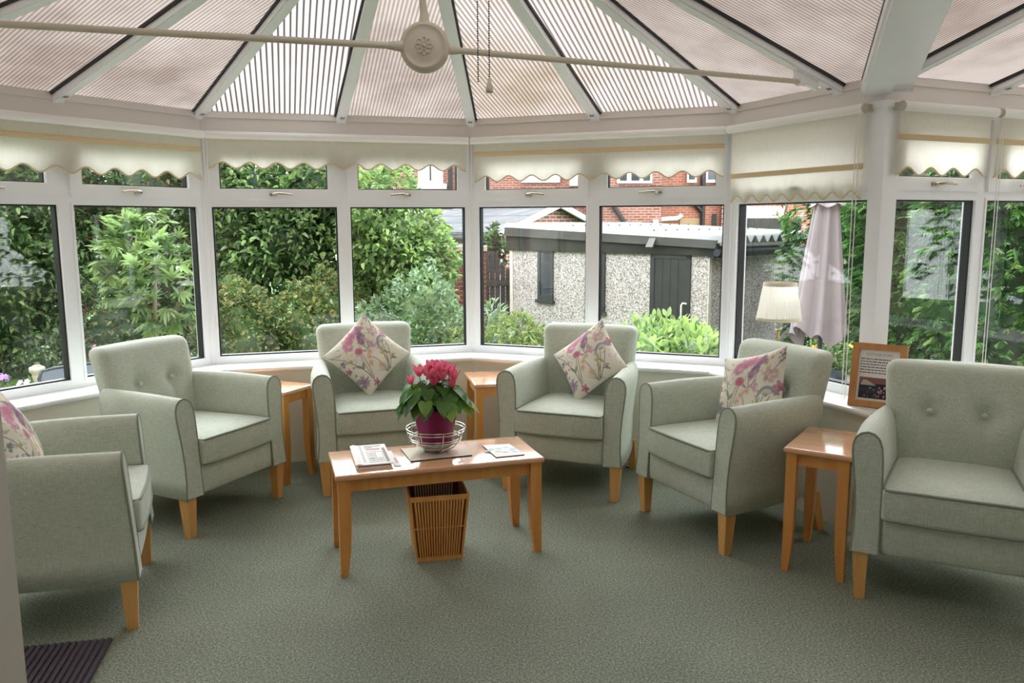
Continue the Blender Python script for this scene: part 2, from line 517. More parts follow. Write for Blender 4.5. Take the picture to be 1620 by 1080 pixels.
def window(k, P, Q, cuts, label, handles=True, dir_=1):
    P, Q = Vector(P), Vector(Q)
    L = (Q - P).length; ang = math.atan2(Q.y - P.y, Q.x - P.x)
    root = struct(empty('window_%d' % k, (P.x, P.y, 0), ang), label)
    fr = MB(); D = .07
    fr.box(0, L, 0, D, ZS - .02, .65); fr.box(0, L, 0, D, ZT, 1.606); fr.box(0, L, 0, D, 1.93, ZB + .002)
    x0, x1 = .046, L - .046
    fr.box(0, x0, .0005, D, .65, 1.93); fr.box(x1, L, .0005, D, .65, 1.93)
    edges = [x0] + [c for c in cuts] + [x1]
    bays = []
    prev = x0
    for c in cuts:
        fr.box(c - .04, c + .04, .0003, D, .65, 1.93)
        bays.append((prev, c - .04)); prev = c + .04
    bays.append((prev, x1))
    gk = MB(); ps = []
    for a, b in bays:
        # glazing bead bevel around lower pane
        fr.frame(a - .012, b + .012, .65 - .012, ZT + .012, .0125, -.005, .002)
        gk.frame(a - .001, b + .001, .649, ZT + .001, .009, .012, .055)
        p = MB(); p.box(a + .002, b - .002, .03, .054, .652, ZT - .002)
        ps.append(p)
    fr.build('window_frame', M['upvc'], root)
    for p in ps: p.build('pane', M['glass'], root)
    for j, (a, b) in enumerate(bays):
        s = MB()
        s.frame(a - .012, b + .012, 1.606 - .018, 1.93, .062, -.014, .05)
        s.frame(a + .036, b - .036, 1.606 + .03, 1.93 - .036, .016, -.008, .05)
        so = s.build('casement', M['upvc'], root)
        gk.frame(a + .049, b - .049, 1.649, 1.873 + .008, .008, .006, .045)
        p = MB(); p.box(a + .051, b - .051, .02, .042, 1.651, 1.88)
        p.build('pane', M['glass'], so)
        # lever handle
        h = MB(); cx = (a + b) / 2 - .01; d = -1 if (j % 2) else 1
        h.rbox(cx, -.02, 1.620, .045, .012, .018, .005, 1, 1, 1, 2)
        h.tube([(cx, -.026, 1.620), (cx, -.045, 1.620), (cx + d * .03, -.052, 1.624), (cx + d * .07, -.05, 1.622), (cx + d * .11, -.046, 1.617)], [.007, .008, .007, .006, .005], 8)
        h.build('handle', M['handle'], so)
    gk.build('gasket', M['gasket'], root)
    return root
wl = lambda a, b: math.hypot(b[0] - a[0], b[1] - a[1])
window(1, Vm, V0, [wl(Vm, V0) / 3, wl(Vm, V0) * 2 / 3], 'white framed window hidden at the left of the doorway')
window(2, V0, V1, [.815], 'white framed window at far left looking onto lawn and laurel')
window(3, V1, V2, [.812], 'white framed window with two panes full of green shrubs')
window(4, V2, V3, [.80], 'white framed window with two panes looking onto the pebbledash shed')
window(5, V3, V4, [], 'single pane white framed window behind the table lamp and parasol')
window(6, V4, V5, [.682, 1.36, 2.03], 'white framed window beyond the pillar looking onto the conifer hedge')
window(7, V5, V6, [1.25, 2.5], 'white framed window hidden at the annexe end')

# house wall with doorway, dark room behind the camera
mb = MB()
mb.box(-3.2, -.835, HW - .3, HW, -.05, 3.05); mb.box(1.5, 6.3, HW - .3, HW, -.05, 3.05); mb.box(-.835, 1.5, HW - .3, HW, 2.1, 3.05)
struct(mb.build('wall_house', M['housewall']), 'painted house wall with wide opening the room is seen through')
mb = MB()
mb.box(-2.6, -2.5, -2.5, HW - .3, -.05, 2.5); mb.box(2.5, 2.6, -2.5, HW - .3, -.05, 2.5); mb.box(-2.6, 2.6, -2.6, -2.5, -.05, 2.5)
mb.box(-2.6, 2.6, -2.6, HW - .3, 2.5, 2.6)
struct(mb.build('wall_lounge', M['housewall']), 'plain painted walls of the unlit room behind the opening')

mb = MB(); mb.box(-9, -3.2, HW - .3, HW - .02, -.2, 5.6); mb.box(6.3, 11, HW - .3, HW - .02, -.2, 5.6); mb.box(-3.2, 6.3, HW - .3, HW - .02, 3.05, 5.6)
struct(mb.build('wall_exterior', M['brick']), 'red brick outside wall of the house the room is built against')
# ------------------------------------------------------------------ roof
ceil = struct(empty('ceiling'), 'translucent ribbed polycarbonate roof sheets over the room')
def plane_z(a, b, c):
    n = (b - a).cross(c - a)
    return lambda x, y: a.z - (n.x * (x - a.x) + n.y * (y - a.y)) / n.z
V3D = lambda p, z=ZE: Vector((p[0], p[1], z))
def panel(pts, e0, e1, mat, mi_top=0):
    """pts: 3D polygon; stripes measured along e0->e1"""
    e = (Vector(e1) - Vector(e0)).normalized(); o = Vector(e0)
    n = len(pts)
    lo = [Vector(p) + Vector((0, 0, .022)) for p in pts]; hi = [p + Vector((0, 0, .016)) for p in lo]
    me = bpy.data.meshes.new('roof_panel')
    area = sum((lo[i].x * lo[(i + 1) % n].y - lo[(i + 1) % n].x * lo[i].y) for i in range(n))
    if area < 0: lo.reverse(); hi.reverse()
    fs = [tuple(range(n - 1, -1, -1)), tuple(range(n, 2 * n))] + [(i, (i + 1) % n, n + (i + 1) % n, n + i) for i in range(n)]
    me.from_pydata([tuple(p) for p in lo + hi], [], fs)
    me.materials.append(mat); me.materials.append(M['clear'])
    me.polygons.foreach_set('material_index', [0] + [1] * (n + 1))
    uvl = me.uv_layers.new(name='UVMap')
    for li, l in enumerate(me.loops):
        p = Vector(me.vertices[l.vertex_index].co)
        d = p - o
        uvl.data[li].uv = (d.dot(e), d.z)
    me.update()
    ob = bpy.data.objects.new('roof_panel', me); col.objects.link(ob); ob.parent = ceil
    return ob

def eave(p, d=.10):
    """push an eaves point outward from hub plan"""
    v = Vector((p[0] - HUB.x, p[1] - HUB.y)); k = 1 + d / v.length
    z = HUB.z + (ZE - HUB.z) * k
    return Vector((HUB.x + v.x * k, HUB.y + v.y * k, z))
def toward(p, r):
    v = Vector((p[0], p[1], ZE)) - HUB
    return HUB + v.normalized() * r
mid = lambda a, b, t=.5: (a[0] + (b[0] - a[0]) * t, a[1] + (b[1] - a[1]) * t)
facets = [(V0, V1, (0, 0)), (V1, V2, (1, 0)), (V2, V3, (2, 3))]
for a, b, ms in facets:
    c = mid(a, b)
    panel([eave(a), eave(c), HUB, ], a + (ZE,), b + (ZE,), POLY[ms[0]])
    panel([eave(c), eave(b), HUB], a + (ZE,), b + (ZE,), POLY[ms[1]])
zD = plane_z(V3D(V3), V3D(V4), HUB)
Qr = 2.3
Qp = pol(V4, 252, Qr)
Q = Vector((Qp[0], Qp[1], zD(*Qp)))
sV = (Q.z - ZE) / Qr
Dm = mid(V3, V4, .74)
o4 = pol(V4, 72, .1); V4o = Vector((o4[0], o4[1], ZE - .1 * sV))
DmE = eave(Dm, .06)
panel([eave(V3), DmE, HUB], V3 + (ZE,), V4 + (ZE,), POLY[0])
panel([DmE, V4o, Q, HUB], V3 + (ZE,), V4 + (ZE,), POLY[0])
# annexe slope
eE = Vector((math.cos(R(24)), math.sin(R(24)), 0)); nE = Vector((eE.y, -eE.x, 0))
qE = (Q - V3D(V4)).dot(nE); sE = (Q.z - ZE) / qE
def Ept(s, d): return V3D(V4) + eE * s + nE * d + Vector((0, 0, sE * d))
tQ = (Q - V3D(V4)).dot(eE)
dwall = lambda s: (V4[1] + eE.y * s - HW) / (-nE.y)
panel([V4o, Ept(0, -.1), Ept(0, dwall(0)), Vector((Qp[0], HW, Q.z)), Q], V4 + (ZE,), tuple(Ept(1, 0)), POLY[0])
ss = [0, .70, 1.4, 2.1, 2.70]
for a, b in zip(ss, ss[1:]):
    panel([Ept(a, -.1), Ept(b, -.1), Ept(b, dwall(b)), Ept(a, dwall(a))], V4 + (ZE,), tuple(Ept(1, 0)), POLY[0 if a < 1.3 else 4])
e5, e6 = Vector((V5[0] + .1, V5[1], ZE)), Vector((V6[0] + .1, HW, ZE + .0))
tw = Ept(2.7, dwall(2.7))
panel([e5, e6, tw], tuple(e5), tuple(e6), POLY[4])
# towards the house
wl0 = Vector((Vm[0] - .1, HW, ZE - .01)); ridge = Vector((HUB.x, HW, HUB.z))
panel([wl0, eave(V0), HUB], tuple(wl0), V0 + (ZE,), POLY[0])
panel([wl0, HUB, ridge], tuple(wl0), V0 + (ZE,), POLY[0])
panel([HUB, Q, Vector((Qp[0], HW, Q.z)), ridge], tuple(HUB), tuple(ridge), POLY[4])

tn = [8]
def rafter(p0, p1, w, h, label, far=1, strip_w=.011, plate=True):
    """bar from eaves p0 up to p1, hung under the sheets; far=+1 puts the painted gap shadow on its local left"""
    p0, p1 = Vector(p0), Vector(p1)
    d = (p1 - p0); L = d.length; d.normalize()
    sx = Vector((d.y, -d.x, 0)).normalized(); up = sx.cross(d)
    if up.z < 0: up = -up
    Mx = Matrix((( sx.x, d.x, up.x, p0.x), (sx.y, d.y, up.y, p0.y), (sx.z, d.z, up.z, p0.z), (0, 0, 0, 1)))
    root = struct(empty('trim_%d' % tn[0]), label); tn[0] += 1
    b = MB(); b.M = Mx
    b.box(-w / 2, w / 2, 0, L, -h + .015, .024)
    b.box(-w / 2 + .006, w / 2 - .006, 0, L, -h + .011, -h + .016)
    b.build('rafter_bar', M['upvc'], root)
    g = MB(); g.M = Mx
    g.box(-w / 2 - (strip_w if far < 0 else .002), w / 2 + (strip_w if far > 0 else .002), .02, L, .008, .0215)
    g.build('gap_shadow', M['gasket'], root)  # dark strip painting in the shadowed gap beside the bar
    c = MB(); c.M = Mx
    c.box(-w / 2 - .002, w / 2 + .002, -.01, .012, -h + .006, .022)
    c.build('end_cap', M['upvc'], root)
    if plate:
        c = MB(); c.M = Mx
        c.box(-.012, .012, .07, .078, -h + .0085, -h + .012); c.box(-.012, -.007, .078, .09, -h + .0085, -h + .012); c.box(.002, .008, .078, .092, -h + .0085, -h + .012)
        c.build('maker_mark', M['paper_grey'], root)
    return root
def hubpt(p): return toward(p, .12)
inner = lambda p: Vector((p[0], p[1], ZE))
for p, lab, far in ((V0, 'white roof rafter cut by the top left corner of the view', -1),
                    (mid(V0, V1), 'white roof rafter over the middle of the far left window', -1),
                    (V1, 'white roof rafter rising from the post left of the green shrubs', -1),
                    (mid(V1, V2), 'white roof rafter left of the round boss', -1),
                    (V2, 'white roof rafter rising from the middle corner post', 1),
                    (mid(V2, V3), 'white roof rafter to the right of the pull chains', 1),
                    (V3, 'white roof rafter rising from the post left of the lamp', 1),
                    (Dm, 'white roof rafter carrying the right end of the tie bar', 1)):
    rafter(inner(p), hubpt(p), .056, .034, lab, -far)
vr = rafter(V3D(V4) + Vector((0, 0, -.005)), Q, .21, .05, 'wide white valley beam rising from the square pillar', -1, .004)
vb = MB()
d = (Q - V3D(V4)).normalized(); sx = Vector((d.y, -d.x, 0)).normalized(); up = sx.cross(d)
vb.M = Matrix(((sx.x, d.x, up.x, V4[0]), (sx.y, d.y, up.y, V4[1]), (sx.z, d.z, up.z, ZE), (0, 0, 0, 1)))
vb.box(-.02, .095, .0, Qr - .05, -.062, -.04)
vb.build('cover_strip', M['upvc'], vr)
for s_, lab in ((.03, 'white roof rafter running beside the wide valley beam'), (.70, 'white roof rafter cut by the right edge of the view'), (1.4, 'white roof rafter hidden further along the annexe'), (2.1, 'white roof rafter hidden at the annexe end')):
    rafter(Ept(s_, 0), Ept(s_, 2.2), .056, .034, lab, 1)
mb = MB(); mb.M = Matrix.Translation((HUB.x, HUB.y, HUB.z - .06)); mb.lathe([(0, 0), (.15, 0), (.17, .02), (.17, .09), (0, .09)], 32)
struct(mb.build('trim_%d' % tn[0], M['upvc']), 'round white boss at the roof peak where rafters meet'); tn[0] += 1

# tie bars with round boss
tie = struct(empty('trim_%d' % tn[0]), 'cream metal roof tie bars meeting at a round boss with a moulded flower'); tn[0] += 1
bc = Vector((-.307, 3.03, 2.067))
def rl(p, t): return HUB.lerp(V3D(p), t)
endR = Vector((1.325, 3.70, 2.10)); 
endR = Vector(rl(Dm, .88)) + Vector((0, 0, -.06))
endL = Vector((-1.98, 2.585, 2.075))
b = MB(); b.tube([bc.lerp(endR, .05), endR], .0115, 10); b.build('tie_rod', M['cream_metal'], tie)
b = MB(); b.tube([bc.lerp(endL, .05), endL], .0115, 10); b.build('tie_rod', M['cream_metal'], tie)
b = MB(); b.tube([bc + Vector((0, 0, .09)), Vector((HUB.x, HUB.y, HUB.z - .05))], .013, 10); b.build('hanging_rod', M['cream_metal'], tie)
b = MB()
fwd = Vector((.02, -1, 0)).normalized(); rt = Vector((1, .02, 0)).normalized()
b.M = Matrix(((rt.x, 0, fwd.x, bc.x), (rt.y, 0, fwd.y, bc.y), (0, 1, 0, bc.z), (0, 0, 0, 1)))
b.lathe([(0, -.03), (.07, -.03), (.088, -.012), (.088, .012), (.074, .03), (.07, .026), (.052, .03), (0, .033)], 40)
b.build('boss', M['cream_metal'], tie)
b2 = MB(); b2.M = b.M
for k in range(8):
    a = k * math.pi / 4
    ring = [(.021 * math.cos(a) + .010 * math.cos(t) * math.cos(a) - .0075 * math.sin(t) * math.sin(a), .021 * math.sin(a) + .010 * math.cos(t) * math.sin(a) + .0075 * math.sin(t) * math.cos(a), .033) for t in [i * math.pi / 5 for i in range(10)]]
    b2.tube(ring, .0028, 6, closed=True)
b2.M = b.M @ Matrix.Translation((0, 0, .032)); b2.lathe([(.009, 0), (.008, .005), (0, .008)], 14)
b2.build('rosette', M['cream_metal'], tie)
b3 = MB()
for e in (endR, endL):
    dd = (e - bc).normalized(); b3.tube([bc + dd * .08, bc + dd * .105, bc + dd * .13], [.02, .017, .013], 12)
b3.tube([bc + Vector((0, 0, .08)), bc + Vector((0, 0, .105)), bc + Vector((0, 0, .125))], [.02, .017, .014], 12)
b3.build('socket', M['cream_metal'], tie)
b4 = MB(); b4.tube([endR - (endR - bc).normalized() * .03, endR + (endR - bc).normalized() * .01], .02, 10)
rv = (V3D(Dm) - HUB).normalized()
p_ = endR + Vector((0, 0, .035))
b4.hexa([tuple(p_ + rv * a + Vector((rv.y, -rv.x, 0)) * s_ + Vector((0, 0, z_ - .26 * a * 0))) for z_ in (-.04, .012) for a, s_ in ((-.05, -.012), (.10, -.012), (.10, .012), (-.05, .012))])
b4.build('bracket', M['upvc'], tie)

# pull chains
def chain(name, label, x, y, z0, z1, knob):
    r_ = thing(name, label, 'pull chain', (x, y, z0))
    b = MB(); n = int((z1 - z0) / .0075)
    for i in range(n):
        z = .045 * knob + i * .0075
        if z > z1 - z0: break
        b.M = Matrix.Translation((0, 0, z)); b.lathe([(0, -.003), (.0024, -.0015), (.003, 0), (.0024, .0015), (0, .003)], 6)
    b.M = None; b.tube([(0, 0, .045 * knob), (0, 0, z1 - z0)], .0008, 5)
    b.build('bead_chain', M['black'], r_)
    if knob:
        k = MB(); k.lathe([(0, 0), (.010, .001), (.0125, .008), (.011, .02), (.006, .036), (.004, .048), (0, .05)], 16)
        k.build('pull_knob', M['cream_metal'], r_)
chain('pull_chain', 'black bead pull chain ending in a cream teardrop knob', -.07, 2.75, 1.866, 2.655, 1)
chain('pull_chain', 'black bead pull chain with no knob beside the boss', -.107, 2.76, 1.905, 2.655, 0)

# ------------------------------------------------------------------ roller blinds
def blind(P, Q, x0, x1, zbar, zhem, label, cord=True, per=.148, drop=.9, cordx=None):
    P, Q = Vector(P), Vector(Q)
    ang = math.atan2(Q.y - P.y, Q.x - P.x)
    root = thing('roller_blind', label, 'blind', (P.x, P.y, 0), ang, 'cream roller blinds with scalloped hems round the windows')
    w = x1 - x0; y = -.084
    t = MB(); t.tube([(x0, y, 1.953), (x1, y, 1.953)], .022, 16)
    t.build('roller_tube', M['white'], root)
    f = MB()
    yf = y + .020
    f.add([(x0 + .01, yf - .0015, zbar - .004), (x1 - .01, yf - .0015, zbar - .004), (x1 - .01, yf - .0015, 1.953), (x0 + .01, yf - .0015, 1.953), (x0 + .01, yf, zbar - .004), (x1 - .01, yf, zbar - .004), (x1 - .01, yf, 1.953), (x0 + .01, yf, 1.953)],
          [(0, 1, 2, 3), (7, 6, 5, 4), (0, 4, 5, 1), (1, 5, 6, 2), (3, 7, 4, 0)], [0, 1, 1, 1, 1])
    n = max(2, round(w / per)); N = n * 16; A = .0175
    def zz(x): return zhem + A * (1 - math.cos(2 * math.pi * (x - x0 - .01) / ((w - .02) / n))) ** 1.0
    xs = [x0 + .01 + (w - .02) * i / N for i in range(N + 1)]
    vs, fs = [], []
    for x in xs:
        zb = zz(x)
        bow = .008 * math.sin(3.1 * (x - x0) + w)
        for yy in (yf - .0015, yf):
            vs += [(x, yy + bow, zb), (x, yy, zbar - .002)]
    for i in range(N):
        a, c = 4 * i, 4 * i + 4
        fs += [(a, c, c + 1, a + 1), (a + 3, c + 3, c + 2, a + 2), (a + 2, c + 2, c, a)]
    f.add(vs, fs, [0, 1, 1] * N, True)
    fo = f.build('blind_fabric', [M['blind'], M['clear']], root)
    tr = MB(); tr.tube([(x, yf - .0008 + .008 * math.sin(3.1 * (x - x0) + w), zz(x)) for x in xs], .0042, 6)
    tr.build('scalloped_trim', M['tan'], fo)
    hb = MB(); hb.rbox((x0 + x1) / 2, yf - .001, zbar + .008, w - .018, .011, .026, .004, 1, 1, 1, 2)
    hb.build('hem_bar', M['tan'], root)
    for xx in (x0 - .003, x1 - .001):
        br = MB(); br.box(xx, xx + .004, y - .015, -.001, 1.938, 1.972)
        br.M = Matrix.Translation((xx + .002, y, 1.953)) @ Matrix.Rotation(math.pi / 2, 4, 'Y'); br.lathe([(0, -.005), (.021, -.005), (.023, 0), (.021, .005), (0, .005)], 20)
        br.build('bracket', M['cream_metal'], root)
    if cord:
        c = MB(); xx = (x1 + .008 if cordx is None else cordx); zb = 1.95 - drop * 1.0
        pts = [(xx - .01, y, 1.95), (xx - .01, y, zb + .02), (xx - .007, y, zb + .006), (xx, y, zb), (xx + .007, y, zb + .006), (xx + .01, y, zb + .02), (xx + .01, y, 1.95)]
        c.tube(pts, .0022, 6)
        c.build('pull_cord', M['white'], root)
    return root
LA, LB, LC, LD = wl(V0, V1), wl(V1, V2), wl(V2, V3), wl(V3, V4)
blind(V0, V1, .05, LA - .035, 1.862, 1.70, 'long cream blind at far left above the lawn window', True, .148, 1.25)
blind(V1, V2, .035, LB - .04, 1.935, 1.768, 'nearly rolled up cream blind above the green shrubs', True, .148, 1.3)
blind(V2, V3, .035, LC - .04, 1.862, 1.70, 'long cream blind above the pebbledash shed', False)
blind(V3, V4,   .045, LD - .038, 1.690, 1.552, 'cream blind pulled lowest, above the lamp and parasol', True, .125, 1.35, LD - .07)
blind(V4, V5, .012, .632, 1.815, 1.655, 'short cream blind just right of the square pillar', False, .148)
blind(V4, V5, .665, 1.31, 1.815, 1.655, 'cream blind cut off by the right edge of the view', True, .148, 1.35, .68)

# ------------------------------------------------------------------ armchair
def make_chair():
    root = thing('armchair', 'x', 'armchair', group='sage green armchairs round the bay')
    # arms with outer side panels
    base = [(.243, .19), (.243, .34), (.244, .47), (.247, .56), (.252, .605), (.263, .635), (.282, .653), (.305, .659), (.328, .653), (.346, .637), (.355, .612), (.356, .582), (.350, .53), (.340, .45), (.334, .36), (.335, .27), (.343, .19)]
    def sect(y, t, sc=1.0, sg=1):
        # t 0 front .. 1 rear: narrows outside, stays level
        out = []
        cx, cz = .297, .42
        for x, z in base:
            k = (x - .243) / .109
            kk = min(1, max(0, (z - .40) / .22)); xx = .243 + .109 * k * (1 - .64 * t ** 2.0) - (1 - k) * t * .045 * (1 - .55 * kk) + k * .012 * t ** 1.5 * min(1, max(0, (z - .3) / .3))
            zz = .19 + (z - .19) * (1 + .012 * math.sin(math.pi * t))
            xx = cx + (xx - cx) * sc; zz = cz + (zz - cz) * (1 - (1 - sc) * .28)
            out.append((sg * xx, y + .028 * (1 - t) * (z - .19) / .46, zz))
        return out
    for sg in (-1, 1):
        b = MB()
        rings = [sect(-.338, 0, .90, sg), sect(-.336, 0, .97, sg), sect(-.329, 0, 1.0, sg), sect(-.315, .02, 1, sg)]
        for i in range(1, 11):
            t = i / 10; rings.append(sect(-.315 + .55 * t, t, 1.0, sg))
        rings += [sect(.246, 1, .96, sg), sect(.251, 1, .88, sg)]
        if sg < 0: rings = [list(reversed(r)) for r in rings]
        b.loft([list(reversed(r)) for r in rings], 0, True, True)
        a = b.build('arm', M['chair'], root)
        p = MB(); path = [Vector(q) + Vector((0, -.004, 0)) for q in sect(-.331, 0, .985, sg)]
        p.tube(path, .0045, 6)
        p.build('piping', M['chair_pipe'], a)
    b = MB()
    def fr(x, y, z):
        if y < 0: y -= .012 * math.cos(math.pi * z / .17) * math.cos(math.pi * x / .6)
        return (x, y, z)
    b.rbox(0, -.04, .265, .498, .565, .15, .015, 6, 4, 4, 2, fr)
    b.build('seat_base', M['chair'], root)
    def cu(x, y, z):
        g = max(0, 1 - (x / .26) ** 4) * max(0, 1 - (y / .28) ** 4)
        x *= 1 - .15 * (y + .26) / .52
        if z > 0: z += .020 * g
        if y < -.18: y -= .010 * math.cos(math.pi * x / .5)
        return (x, y, z)
    b = MB(); b.rbox(0, -.085, .393, .486, .52, .118, .012, 8, 8, 2, 2, cu)
    s = b.build('seat_cushion', M['chair'], root)
    p = MB()
    for zz, top in ((.449, 1), (.337, 0)):
        hw, fy = .242, -.344
        def cr(x, y): return zz + (.020 * max(0, 1 - (x / .26) ** 4) * max(0, 1 - ((y + .085) / .28) ** 4) if top else 0)
        kf = lambda y: hw * (1 - .15 * (y + .345) / .52)
        path = [(-kf(y), y, cr(-hw, y)) for y in (.14, 0, -.15, -.30)] + [(-hw + .012, fy + .004, cr(-hw, fy))]
        path += [(x, fy - .010 * math.cos(math.pi * x / .5), cr(x, fy)) for x in [-.21 + .042 * i for i in range(11)]]
        path += [(hw - .012, fy + .004, cr(hw, fy))] + [(kf(y), y, cr(hw, y)) for y in (-.30, -.15, 0, .14)]
        p.tube(path, .0058, 6)
    p.build('piping', M['chair_pipe'], s)
    # back
    H = .66
    def bk(x, y, z):
        t = (z + H / 2) / H
        zz = z
        u = x / .28
        # front face: dimples and soft bulge
        if y < 0:
            bul = .022 * max(0, 1 - u ** 4) * math.sin(math.pi * min(1, max(0, (t - .35) / .65))) ** .7 if t > .35 else 0
            yy = y - bul
            for bx in (-.1, .1):
                dd = math.hypot(x - bx, (z - .135) * 1.0)
                yy += .036 * math.exp(-(dd / .045) ** 2)
                yy += .012 * math.exp(-((x - bx * 1.05) / .016) ** 2) * math.exp(-((z - .04) / .09) ** 2)
        else: yy = y + .012 * (1 - u * u) * math.sin(math.pi * t)
        yy += .10 * max(0, t - .35) / .65 * (1 if True else 0)
        yy += -.022 * abs(u) ** 3 * max(0, t - .45)          # wings curl forward
        xx = x * (1 + .07 * max(0, t - .55) / .45 * (1 if abs(u) > .2 else 1)) * (1 - .08 * max(0, .5 - t))
        if t > .8: zz += .006 * (1 - u * u)
        return (xx, yy + .0, zz)
    b = MB(); b.rbox(0, .205, .19 + H / 2, .53, .115, H, .045, 26, 2, 26, 4, bk)
    k = b.build('backrest', M['chair'], root)
    for bx in (-.1, .1):
        q = MB(); q.M = Matrix.Translation((bx, .205 - .0575 + .043 - .0, .19 + H / 2 + .135)) @ Matrix.Rotation(math.pi / 2, 4, 'X')
        q.lathe([(.0135, -.006), (.0135, 0), (.010, .005), (0, .007)], 16)
        q.build('button', M['chair'], k)
    # legs
    for sx_ in (-1, 1):
        for sy_ in (-1, 1):
            b = MB()
            if sy_ < 0: tx, ty, bx, by = .308, -.300, .302, -.300
            else: tx, ty, bx, by = .262, .235, .268, .292
            T, B = .028, .0185
            b.hexa([(sx_ * bx + dx * B, by + dy * B, 0) for dx, dy in ((-1, -1), (1, -1), (1, 1), (-1, 1))] + [(sx_ * tx + dx * T, ty + dy * T, .195) for dx, dy in ((-1, -1), (1, -1), (1, 1), (-1, 1))])
            b.build('leg', M['legwood'], root)
    return root
chairs = [(-1.765, 2.964, 109.7, 'sage armchair nearest the camera at left, seen from its side beside the dark ribbed mat'),
          (-1.655, 4.039, 65.7, 'empty sage armchair at left by the lawn window, its buttoned back bare'),
          (-.805, 4.600, 17.9, 'sage armchair with a diamond cushion behind the pink flowering plant'),
          (.360, 4.495, -21.1, 'sage armchair with a diamond cushion in front of the pebbledash shed'),
          (1.074, 3.819, -64.5, 'sage armchair turned left in front of the table lamp, holding a slumped cushion'),
          (1.757, 3.130, -27.3, 'empty sage armchair at far right in front of the framed picture')]
proto = make_chair()
CH = []
for i, (x, y, r, lab) in enumerate(chairs):
    o = proto if i == 0 else copy_tree(proto)
    o.location = (x, y, 0); o.rotation_euler = (0, 0, R(r)); o['label'] = lab
    CH.append(o)

